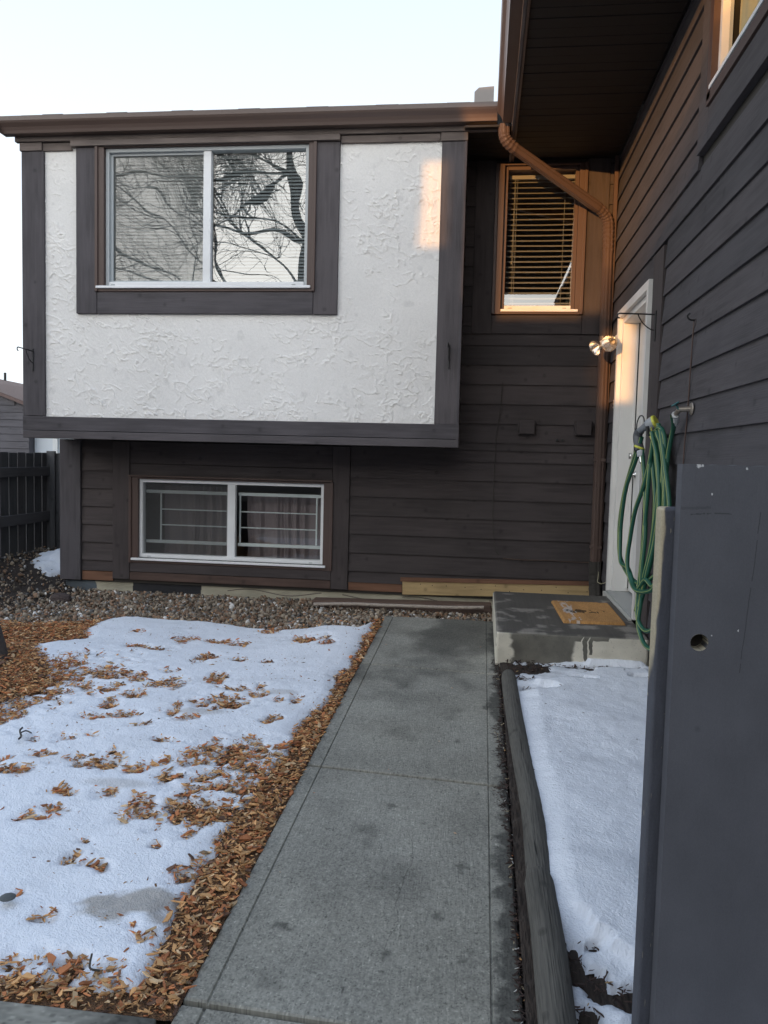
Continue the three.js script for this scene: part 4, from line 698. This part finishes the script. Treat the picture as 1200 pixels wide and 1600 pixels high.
// ---- tap, hose, spray nozzle
{
  const t = thing('tap', 'weathered brass garden tap on the right wall siding', 'tap', [W, 1.56, -3.86]);
  part('flange', lathe([[0, 0.008], [0.026, 0.006], [0.03, 0]], [W, 1.555, -3.85], [-1, 0, 0], 16), M.brass, t);
  part('body', merge(rod([W, 1.555, -3.85], [0.9, 1.552, -3.86], 0.013), rod([0.905, 1.552, -3.86], [0.9, 1.535, -3.91], 0.012)), M.brass, t);
  part('handle', merge(rod([0.9, 1.552, -3.86], [0.885, 1.575, -3.862], 0.005), lathe([[0, 0.006], [0.02, 0.006], [0.022, 0.002], [0.02, 0]], [0.885, 1.575, -3.862], [-0.5, 0.8, 0], 14)), std(C(0.03, 0.12, 0.13), 0.5), t);
}
const v3 = (a) => { const o = []; for (let i = 0; i < a.length; i += 3) o.push([a[i], a[i + 1], a[i + 2]]); return o; };
{
  const t = thing('garden_hose', 'green garden hose with yellow stripe looped on the wall beside the door', 'hose', [0.9, 0.4, -4.3]);
  const runs = [
    [0.85,1.42,-4.48,0.84,1.34,-4.55,0.81,1.13,-4.65,0.80,0.96,-4.70,0.80,0.87,-4.70,0.80,0.77,-4.65,0.82,0.69,-4.53,0.84,0.66,-4.37,0.86,0.67,-4.26,0.88,0.71,-4.17,0.90,0.77,-4.09,0.91,0.87,-4.06,0.92,1.06,-4.08,0.91,1.31,-4.17,0.90,1.45,-4.26],
    [0.86,1.37,-4.41,0.87,1.24,-4.37,0.87,1.08,-4.30,0.87,0.91,-4.27,0.86,0.74,-4.26,0.86,0.57,-4.25,0.85,0.46,-4.24,0.86,0.40,-4.20,0.87,0.37,-4.14,0.89,0.37,-4.05,0.91,0.42,-3.98,0.92,0.57,-3.97,0.92,0.81,-4.01,0.92,1.12,-4.09,0.91,1.38,-4.17,0.90,1.46,-4.25],
    [0.90,1.45,-4.26,0.89,1.31,-4.28,0.87,1.17,-4.32,0.85,1.04,-4.40,0.84,0.89,-4.45,0.83,0.75,-4.45,0.84,0.67,-4.39,0.85,0.63,-4.28,0.88,0.64,-4.17,0.90,0.68,-4.08,0.91,0.78,-4.04,0.91,1.06,-4.10,0.91,1.31,-4.19,0.89,1.46,-4.27],
    [0.89,1.46,-4.30,0.90,1.38,-4.24,0.90,1.23,-4.20,0.89,1.05,-4.19,0.88,0.88,-4.21,0.87,0.75,-4.24,0.85,0.61,-4.29,0.84,0.51,-4.32,0.85,0.57,-4.30,0.86,0.71,-4.25,0.88,0.88,-4.21,0.89,1.11,-4.22,0.88,1.35,-4.30,0.89,1.47,-4.31],
    [0.9,1.525,-3.925,0.925,1.48,-4.0,0.93,1.44,-4.05,0.93,1.34,-4.11,0.92,1.19,-4.09,0.92,1.06,-4.07,0.92,0.75,-4.02,0.91,0.54,-4.00,0.89,0.47,-4.07,0.87,0.44,-4.17,0.85,0.48,-4.25,0.85,0.57,-4.28,0.86,0.77,-4.28,0.87,1.04,-4.28,0.88,1.28,-4.28,0.89,1.41,-4.28,0.90,1.47,-4.27,0.91,1.48,-4.21,0.92,1.43,-4.16,0.92,1.28,-4.13,0.92,1.09,-4.10,0.91,0.74,-4.04,0.90,0.52,-4.03],
  ];
  runs.push(runs[0].map((v, i) => v + [0.018, 0.03 * Math.cos(i), 0.07][i % 3]), runs[3].map((v, i) => v + [0.006, 0.035, 0.05][i % 3]));
  runs.forEach((a, i) => {
    const pts = v3(a).map((p) => [Math.min(p[0], 0.94) - 0.012 * (i % 3), p[1], p[2]]), h = part('coil', tube(pts, 0.0118, 140, 9), M.hose, t);
    part('stripe', tube(pts.map((p) => [p[0] - 0.0098, p[1], p[2] + 0.0052]), 0.0022, 140, 5), M.stripe, h);
  });
  part('coupling', merge(rod([0.9, 1.532, -3.915], [0.912, 1.505, -3.96], 0.019, 0.017, 12), rod([0.912, 1.505, -3.96], [0.918, 1.49, -3.99], 0.014, 0.013, 12)), std(C(0.55, 0.56, 0.55), 0.4), t);
  part('hanger', merge(rod([W, 1.44, -4.28], [0.85, 1.45, -4.28], 0.01), rod([0.85, 1.45, -4.28], [0.845, 1.49, -4.28], 0.009)), M.iron, t);
}
{
  const t = thing('spray_nozzle', 'grey and yellow spray nozzle hung upside down on the hose coil', 'hose nozzle', [0.86, 1.42, -4.44]);
  part('grip', tube([[0.84, 1.365, -4.42], [0.835, 1.4, -4.445], [0.832, 1.445, -4.46], [0.838, 1.475, -4.45]], 0.025, 20, 12), M.plastic, t);
  part('neck', rod([0.838, 1.47, -4.45], [0.862, 1.5, -4.36], 0.018, 0.02, 14), std(C(0.2, 0.22, 0.24), 0.4), t);
  part('head', lathe([[0, 0], [0.02, 0], [0.028, 0.015], [0.033, 0.04], [0.033, 0.05]], [0.855, 1.495, -4.38], [0.75, 0.4, 0.5], 20), std(C(0.33, 0.35, 0.37), 0.35), t);
  part('dial', lathe([[0.0, 0.064], [0.028, 0.064], [0.036, 0.061], [0.036, 0.05], [0.033, 0.049]], [0.855, 1.495, -4.38], [0.75, 0.4, 0.5], 24), M.lime, t);
  part('grip_band', tube([[0.815, 1.39, -4.43], [0.826, 1.383, -4.41], [0.848, 1.376, -4.405], [0.86, 1.372, -4.42]], 0.007, 14, 7), M.lime, t);
  part('connector', merge(lathe([[0.016, 0], [0.021, 0.004], [0.021, 0.03], [0.017, 0.036]], [0.846, 1.332, -4.41], [-0.1, 1, -0.2], 16)), std(C(0.4, 0.42, 0.44), 0.4), t); part('ferrule', rod([0.849, 1.3, -4.395], [0.846, 1.334, -4.41], 0.0125, 0.0135, 12), M.chrome, t);
  part('loop', tube([[0.83, 1.47, -4.49], [0.832, 1.52, -4.49], [0.84, 1.552, -4.46], [0.85, 1.545, -4.42], [0.853, 1.5, -4.4], [0.85, 1.455, -4.405]], 0.0035, 40, 6), M.iron, t);
  part('lever', tube([[0.866, 1.475, -4.37], [0.87, 1.45, -4.34], [0.876, 1.41, -4.29], [0.872, 1.44, -4.28], [0.868, 1.485, -4.3]], 0.0035, 30, 6), M.lime, t);
}

// ================================================================ EDGING, GATE, BITS ON THE GROUND
const logCrack = (u, v) => { const w = v * 9 + 0.5 * fbm(u * 3, v * 3, 401, 3, 3, 3), c = noise(u * 5, w * 4, 402, 5, 0); return sstep(0.74, 0.86, c) * sstep(0.45, 0.6, noise(u * 4, v * 10, 403, 4, 10)); };
const logGrain = (u, v) => 0.55 * noise(u * 14, v * 120, 404, 14, 120) + 0.45 * noise(u * 40, v * 50, 405, 40, 50);
const logMap = tex(1024, 256, (u, v) => { let k = 0.6 + 0.5 * logGrain(u, v) + 0.5 * (fbm(u * 6, v * 4, 406, 4, 6, 4) - 0.5); for (const [x, y, r] of knots) { const d = Math.hypot((u - x) * 1.5, (v - y) * 0.5) / (r * 1.6); if (d < 1) k *= 0.5 + 0.3 * d; } return Math.max(0.12, k * (1 - 0.7 * logCrack(u, v))); });
const logBump = tex(1024, 256, (u, v) => 0.6 + 0.3 * (logGrain(u, v) - 0.5) - 0.6 * logCrack(u, v), false); for (const t of [logMap, logBump]) t.repeat.set(1 / 1.3, 1 / 0.28);
function log(pts, r, label, seed, cut) {
  const P = pts.map((p) => new THREE.Vector3(...p)), c = new THREE.CatmullRomCurve3(P), n = 70, m = 20, pos = [], idx = [];
  for (let i = 0; i <= n; i++) {
    const t = i / n, o = c.getPoint(t), s = new THREE.Vector3(1, 0, 0), end = Math.min(t, 1 - t) * n, k = r * (end < 2 ? 0.86 + 0.07 * end : 1) * (1 + 0.12 * (fbm(t * 6, seed, 331, 3) - 0.5));
    for (let j = 0; j <= m; j++) { const a = j / m * Math.PI * 2, q = k * (1 + 0.05 * (noise(a * 3, t * 3, seed) - 0.5)), fl = Math.sin(a) < 0 ? 0.6 : 1; pos.push(o.x + Math.cos(a) * q, o.y + Math.sin(a) * q * fl, o.z); }
  }
  for (let i = 0; i < n; i++) for (let j = 0; j < m; j++) { const a = i * (m + 1) + j, b = a + m + 1; idx.push(a, a + 1, b, a + 1, b + 1, b); }
  for (const e of [0, n]) { const cc = pos.length / 3, o = c.getPoint(e / n); pos.push(o.x, o.y, o.z); for (let j = 0; j < m; j++) idx.push(cc, e * (m + 1) + j + (e ? 0 : 1), e * (m + 1) + j + (e ? 1 : 0)); }
  const g = new THREE.BufferGeometry(); g.setAttribute('position', new THREE.Float32BufferAttribute(pos, 3)); g.setIndex(idx); const q = uvm(g, 'z'); q.computeVertexNormals();
  // smooth along the barrel
  return solo('edging_log', q, std(C(0.105, 0.098, 0.084), 0.92, { map: logMap, bumpMap: logBump, bumpScale: 0.012 }), label, 'log', 'grey round logs edging the snow bed');
}
log([[0.172, slope(-4.1) + 0.03, -4.12], [0.178, slope(-3.6) + 0.034, -3.6], [0.192, slope(-3) + 0.036, -3.0], [0.204, slope(-2.6) + 0.038, -2.6], [0.2, slope(-2.2) + 0.036, -2.16]], 0.038, 'far grey edging log between path and snow, ending near the step', 3);
log([[0.196, slope(-2.2) + 0.046, -2.2], [0.2, slope(-1.9) + 0.05, -1.9], [0.196, slope(-1.5) + 0.05, -1.5], [0.2, 0.06, -1.0], [0.2, 0.05, -0.3]], 0.041, 'near grey edging log along the path at the lower right', 8);
{ // foreground gate leaf with a bored finger hole
  const t = thing('gate', 'dark grey plywood gate with a bored finger hole and worn edge board', 'gate', [0.62, 0.02, -1.31]);
  const hole = []; for (let i = 0; i < 40; i++) { const a = -i / 40 * 2 * Math.PI, k = 0.0138 * (1 + 0.03 * (hash(i, 1, 9) - 0.5) + (i > 9 && i < 13 ? 0.07 : 0)); hole.push([0.3535 + k * Math.cos(a), 1.016 + k * Math.sin(a)]); }
  const chips = []; { const r = mulberry(77); const top = []; for (let i = 0; i <= 60; i++) top.push([lerp(0.95, 0.314, i / 60), 1.3 - 0.0006 * r() - 0.0006 * (r() < 0.2)]); chips.push(...top); }
  const gm = tex(1024, 1024, (u, v) => {                        // painted plywood: faint roller texture, scuffs, flecks and a hairline crack
    const x = 0.3 + u * 0.3, y = 0.3 + v * 1.02, n = fbm(u * 5, v * 12, 341, 5), s = noise(u * 400, v * 900, 342); let k = 0.86 + 0.3 * (n - 0.5) + 0.16 * (s - 0.5), c = [0.088 * k, 0.09 * k, 0.105 * k];
    const w = 0.004 * (fbm(x * 30, y * 30, 343, 3) - 0.5);
    if (Math.abs(y - 1.222 - 0.02 * (x - 0.35) + w) < 0.0009 && x > 0.33 && x < 0.392 && noise(x * 300, 1, 344) > 0.25) c = c.map((q) => q * 0.45);
    if (Math.abs(y - 1.232 + w * 2) < 0.0022 && x > 0.315 && x < 0.36) c = c.map((q) => q * 0.75);
    if (Math.abs(x - 0.436 + 0.018 * (1.23 - y) * 4 + w * 0.6) < 0.0006 && y > 0.97 && y < 1.235 && noise(y * 90, 2, 345) > 0.3) c = c.map((q) => q * 0.4);
    for (const [a, b, r] of [[0.361, 1.2535, 0.0016], [0.339, 1.298, 0.003], [0.4115, 1.295, 0.0016], [0.412, 1.038, 0.0014], [0.372, 1.028, 0.001], [0.3445, 1.298, 0.002]]) if (Math.hypot(x - a, (y - b) * 0.8) < r * (0.6 + 0.8 * noise(x * 900, y * 900, 346))) c = [0.5, 0.5, 0.5];
    const kn = Math.hypot(x - 0.358, (y - 0.875) * 0.8) / 0.006; if (kn < 1) c = c.map((q) => q * (0.65 + 0.35 * kn));
    return c;
  }, true, false);
  const g = prism([[0.314, 0.02], [0.95, 0.02], ...chips], -1.336, -1.303, [hole]), p = g.attributes.position, uv = g.attributes.uv;
  for (let i = 0; i < p.count; i++) { uv.setXY(i, (p.getX(i) - 0.3) / 0.3, (p.getY(i) - 0.3) / 1.02); }
  gm.wrapS = gm.wrapT = THREE.MirroredRepeatWrapping;
  part('panel', g, std(C(1, 1, 1), 0.62, { map: gm, bumpMap: dustBump, bumpScale: 0.0006 }), t);
  // raw wood inside the bored hole
  const ring = new THREE.CylinderGeometry(0.01375, 0.01375, 0.034, 36, 1, true); ring.rotateX(Math.PI / 2); ring.translate(0.3535, 1.016, -1.3195);
  part('hole_wall', uvm(ring, 'z'), std(C(0.42, 0.38, 0.29), 0.9, { bumpMap: dustBump, bumpScale: 0.003, side: THREE.DoubleSide }), t);
  part('backing_board', box(0.33, 0.95, 0.02, 1.2, -1.372, -1.339, 'y', 0.002), M.backing, t);
  const em = tex(256, 1024, (u, v) => {                         // edge board: paint worn to pale wood along the left arris
    const n = fbm(u * 6, v * 30, 351, 4), s = noise(u * 60, v * 700, 352), worn = lerp(-0.25, 0.3, sstep(0.6, 0.96, v)) + 0.12 * (fbm(v * 26, 1, 353, 4) - 0.5), e = sstep(worn + 0.05, worn - 0.05, u + 0.12 * (n - 0.5)), k = 0.85 + 0.3 * (n - 0.5) + 0.2 * (s - 0.5);
    const fleck = noise(u * 30, v * 60, 354) > 0.93 && noise(u * 10, v * 20, 355) > 0.6 ? 1 : 0; const b = [0.075 * k, 0.08 * k, 0.1 * k], w = [0.5 * k, 0.43 * k, 0.3 * k];
    return b.map((q, i) => lerp(q, w[i], Math.max(e, fleck * 0.5)));
  }, true, false);
  const eb = box(0.2935, 0.328, 0.02, 1.228, -1.385, -1.34, 'y', 0.006), q = eb.attributes.position, w = eb.attributes.uv;
  for (let i = 0; i < q.count; i++) w.setXY(i, 0.02 + 0.96 * Math.max(0, Math.min(1, ((q.getX(i) - 0.2935) * 0.75 + (q.getZ(i) + 1.385 - 0.03) * 0.35) / 0.034)), (q.getY(i) - 0.02) / 1.21);
  part('edge_board', eb, std(C(1, 1, 1), 0.7, { map: em, bumpMap: woodBump, bumpScale: 0.001 }), t);
}
{ // rough old timber on the gravel
  const g = box(-1.33, 0.11, 0.055, 0.132, -6.36, -6.22, 'x', 0.012), p = g.attributes.position; for (let i = 0; i < p.count; i++) p.setY(i, p.getY(i) + 0.024 * (p.getX(i) + 1.3) / 1.4 + 0.004 * (noise(p.getX(i) * 9, 1, 361) - 0.5));
  g.computeVertexNormals(); solo('timber', g, M.timber, 'weathered brown timber lying on the gravel under the pale board', 'timber');
  solo('debris_ridge', tube([[-1.3, 0.11, -6.17], [-1.0, 0.128, -6.16], [-0.75, 0.132, -6.15], [-0.5, 0.138, -6.14], [-0.2, 0.14, -6.15], [0.05, 0.15, -6.16]].map((q) => [q[0], q[1] - 0.004, q[2]]), 0.014, 90, 7).applyMatrix4(new THREE.Matrix4()), std(C(0.42, 0.36, 0.31), 0.95, { bumpMap: dustBump, bumpScale: 0.01 }), 'thin line of old snow and grit along the brown timber', 'snow ridge', null, 'stuff');
}
{ const g = stoneGeo(40); g.scale(0.16, 0.15, 0.14); g.translate(-3.31, 0.1, -5.92); solo('boulder', g, std(C(0.1, 0.075, 0.07), 0.95, { bumpMap: dustBump, bumpScale: 0.01 }), 'dark brown block of stone on the gravel at the house corner', 'stone'); }
{ const g = stoneGeo(44); g.scale(0.034, 0.03, 0.046); g.rotateY(0.5); g.translate(-1.21, G(-1.21, -1.9) + 0.04, -1.895); solo('pebble', g, std(C(0.09, 0.1, 0.1), 0.8), 'single dark pebble lying on the snow at the lower left', 'pebble'); }
{ const y = G(-1.8, -2.92) + 0.045; solo('twig', merge(tube([[-1.84, y, -2.99], [-1.82, y + 0.006, -2.94], [-1.79, y, -2.9], [-1.775, y + 0.004, -2.86]], 0.004, 14, 6), tube([[-1.815, y, -2.93], [-1.8, y + 0.004, -2.95], [-1.77, y, -2.94]], 0.003, 10, 5)), M.backing, 'small dark forked twig lying on the snow at the left', 'twig'); }
{ const y = G(-0.86, -1.65) + 0.05; solo('twig', tube([[-0.87, y + 0.01, -1.69], [-0.86, y, -1.66], [-0.845, y + 0.004, -1.645], [-0.83, y, -1.65]], 0.0025, 14, 6), M.backing, 'short dark twig on the chips beside the lower walk', 'twig'); }

// ================================================================ THE LEFT: FENCE, NEIGHBOUR, TREE
{
  const X = -4.4, t = thing('fence', 'dark board fence with gaps between boards closing the side yard', 'fence', [X, 0.1, -7]), fm = woodM(C(0.1, 0.1, 0.106)), fm2 = woodM(C(0.115, 0.11, 0.115));
  for (let i = 0; i < 14; i++) { const z = -7.66 + i * 0.141; part('board', box(X - 0.012, X, 0.1 + 0.02 * hash(i, 1, 3), 1.245 + 0.012 * hash(i, 2, 3), z, z + 0.128, 'y'), i % 3 ? fm : fm2, t); }
  for (const [y0, y1] of [[1.02, 1.11], [0.56, 0.66], [0.16, 0.28]]) part('rail', box(X + 0.001, X + 0.04, y0, y1, -7.6, -5.6, 'z'), fm2, t);
  for (let i = 0; i < 6; i++) part('board', box(X + 0.1 + i * 0.141 - 0.09, X + 0.1 + i * 0.141 + 0.042, 0.15, 1.25, -7.66, -7.64, 'y'), fm, t);
  part('post', box(X + 0.002, X + 0.09, 0.1, 1.27, -7.635, -7.605, 'y'), fm, t);
}
{
  const t = thing('neighbour_house', 'grey-sided neighbouring house with brown roof beyond the fence', 'house', [-10, 0, -14]), nm = std(C(0.13, 0.125, 0.14), 0.8, { map: woodMap });
  part('wall', prism([[-16, 0], [-8.46, 0], [-8.46, 2.11], [-9.6, 2.515], [-16, 2.515]], -17.9, -14.05), nm, t);
  const sd = sub('siding', t); for (let k = 0; k < 13; k++) part('siding_board', box(-13, Math.min(-8.455, -9.03 - (0.73 + k * 0.135 - 2.318) / 0.356), 0.6 + k * 0.135, 0.6 + k * 0.135 + 0.128, -14.05, -14.028 + 0.004 * (k % 2), 'x', 0.004), nm, sd);
  part('wall', box(-8.455, -5, 0, 2.3, -17.9, -14.3, 'x', 0), nm, t); part('door', box(-8.45, -7.0, 0.1, 1.53, -14.3, -14.2, 'y'), std(C(0.62, 0.68, 0.74), 0.6), t); part('door_trim', box(-8.07, -7.97, 0.1, 1.53, -14.2, -14.17, 'y'), std(C(0.75, 0.78, 0.8), 0.6), t);
  part('roof', prism([[-9.7, 2.575], [-9.7, 2.51], [-7, 1.55], [-7, 1.615]], -14.15, -13.95, []), std(C(0.16, 0.11, 0.1), 0.8), t);
  const g = new THREE.BufferGeometry(); g.setAttribute('position', new THREE.Float32BufferAttribute([-9.7, 2.58, -13.95, -7, 1.62, -13.95, -9, 2.46, -18, -9.7, 2.58, -13.95, -9, 2.46, -18, -13, 3.18, -18], 3)); g.computeVertexNormals(); part('roof', uvm(g), std(C(0.24, 0.17, 0.14), 0.9, { bumpMap: dustBump, bumpScale: 0.02 }), t);
  part('vent_pipe', rod([-11.2, 2.8, -17.6], [-11.2, 3.04, -17.6], 0.03), M.iron, t);
}
// ---- bare trees: recursive branches
function bareTree(name, label, rootPts, r0, seed, crown) {
  const r = mulberry(seed), wood = [], twig = [], t = thing(name, label, 'tree', rootPts[0]);
  const seg = (a, b, ra, rb, l) => (l < 3 ? wood : twig).push(rod(a.toArray(), b.toArray(), ra, rb, l < 2 ? 8 : 4, true));
  function grow(p, d, len, rad, lvl) {
    const n = lvl < 2 ? 6 : 4; let q = p.clone(), v = d.clone();
    for (let i = 0; i < n; i++) {
      v.add(new THREE.Vector3(r() - 0.5, (r() - 0.5) * 0.8 + crown.up, r() - 0.5).multiplyScalar(crown.bend)).normalize();
      const e = q.clone().addScaledVector(v, len / n), k0 = rad * (1 - 0.6 * i / n), k1 = rad * (1 - 0.6 * (i + 1) / n); seg(q, e, k0, k1, lvl); q = e;
      if (lvl < crown.depth) { const m = [1.9, 1.75, 1.4, 0.5][lvl] * (i ? 1 : 0.4); for (let c = 0; c < m; c++) if (c + r() < m) { const s = new THREE.Vector3(r() - 0.5, r() - 0.35, r() - 0.5).normalize(), w = v.clone().multiplyScalar(0.75).add(s.multiplyScalar(0.95)).normalize(); grow(q, w, len * (0.42 + 0.3 * r()), Math.max(0.006, k1 * (0.4 + 0.25 * r())), lvl + 1); } }
    }
  }
  const P = rootPts.map((p) => new THREE.Vector3(...p)); for (let i = 0; i + 1 < P.length; i++) wood.push(rod(P[i].toArray(), P[i + 1].toArray(), r0 * (1 - 0.12 * i), r0 * (1 - 0.12 * (i + 1)), 12));
  for (const [k, d, len, rad] of crown.limbs) grow(P[k], new THREE.Vector3(...d).normalize(), len, rad, 0);
  const bark = std(C(0.07, 0.06, 0.055), 0.95); part('trunk', merge(wood), bark, t); if (twig.length) part('crown', merge(twig), bark, t);
}
bareTree('bare_tree', 'large bare elm across the yard, seen mirrored in the upper window', [[-3.6, 0, 9.5], [-3.65, 2.5, 9.5], [-3.9, 4.5, 9.5], [-4.95, 5.8, 9.5], [-4.85, 7.1, 9.5], [-5.1, 8.4, 9.5], [-5.3, 9.8, 9.5]], 0.27, 12,
  { up: 0.06, bend: 0.42, depth: 3, limbs: [[3, [-0.95, 0.14, 0.3], 6.2, 0.1], [3, [-0.75, 0.5, -0.3], 3.6, 0.045], [4, [-0.9, 0.2, -0.2], 5.4, 0.05], [4, [0.6, 0.5, 0.3], 2.0, 0.05], [5, [-0.8, 0.4, 0.3], 4.6, 0.05], [5, [-0.95, 0.0, -0.1], 5.6, 0.05], [6, [-0.6, 0.3, 0.2], 3.8, 0.05], [6, [-0.95, 0.05, -0.3], 5.6, 0.055], [6, [0.3, 0.9, 0], 2.2, 0.06], [4, [-0.9, 0.35, 0.3], 4, 0.04], [5, [-0.9, -0.15, 0.3], 3.8, 0.035], [5, [-0.6, 0.2, 0.5], 3.2, 0.035]] });
bareTree('young_tree', 'young tree whose dark trunk rises from the chips at the left edge', [[-2.6, 0.06, -3.98], [-2.67, 0.3, -4.0], [-2.9, 0.6, -4.04], [-3.2, 1.2, -4.1], [-3.5, 1.9, -4.2]], 0.085, 23, { up: 0.1, bend: 0.3, depth: 2, limbs: [[4, [-0.7, 0.6, 0.1], 1.2, 0.03], [4, [-0.9, 0.1, 0.4], 1, 0.025]] });

// ================================================================ ACROSS THE YARD, BEHIND THE CAMERA: what stands between the low sun and the house
{
  const t = thing('neighbour_garage', 'neighbouring building with an open roofed deck behind the viewer', 'building', [-4, 0, 8.2]), wm = std(C(0.3, 0.27, 0.25), 0.9);
  const z0 = 8.1, z1 = 8.25, k = Math.tan(SUN_AZ), q = (x, z) => x - k * (8.15 - z), v = (y, z) => y + Math.tan(SUN_EL) / Math.cos(SUN_AZ) * (8.15 - z);
  const pt = (x, y, z) => [q(x, z), v(y, z)];
  const a1 = [pt(-0.56, 2.82, B), pt(-0.54, 3.43, B), pt(-0.345, 3.43, B), pt(-0.27, 3.43, B), pt(-0.27, 2.82, B)];
  const A = [pt(0.035, 2.4, D), pt(0.9, 2.4, D), pt(0.955, 2.45, -5.6), pt(0.955, 2.74, -4.0), pt(0.955, 3.1, -3.0), pt(0.955, 3.6, -2.4), pt(0.955, 3.72, -3.2), pt(0.035, 3.7, D)];
  const Dr = [pt(0.955, 1.72, -6.3), pt(1.06, 1.72, -5.85), pt(1.06, 2.34, -5.85), pt(0.955, 2.34, -6.3), pt(0.82, 2.25, D), pt(0.74, 2.0, D), pt(0.8, 1.75, D)];
  part('wall', prism([[-34, -0.1], [5, -0.1], [5, 4.62], [-34, 4.62]], z0, z1, [a1, A, Dr]), wm, t);
  part('roof', prism([[-34.3, 4.63], [5.3, 4.63], [5.3, 4.7], [-34.3, 4.7]], 7.9, 8.5, []), M.shingle, t);
  const [xa, ya] = a1[0], [xb, yb] = a1[2]; for (let i = 0; i < 5; i++) { const x = lerp(xa, a1[4][0], (i + 0.3) / 5); part('lattice_slat', box(x, x + 0.017, ya - 0.02, yb + 0.02, 8.11, 8.13, 'y', 0), wm, t); }
  for (let i = 0; i < 5; i++) { const o = 0.02 + i * 0.075, h = 0.052 - i * 0.008, e = A.slice(1, 5); part('lattice_slat', prism([...e.map((a) => [a[0], a[1] + o]), ...e.map((a) => [a[0], a[1] + o + h]).reverse()], 8.11, 8.13), wm, t); }
  { const [xl, yt] = Dr[4]; for (let i = 0; i < 5; i++) { const x = xl - 0.09 + i * 0.045; part('lattice_slat', box(x, x + 0.03, yt - 0.6, yt + 0.2, 8.11, 8.13, 'y', 0), wm, t); } }
}
renderer.render(scene, camera);
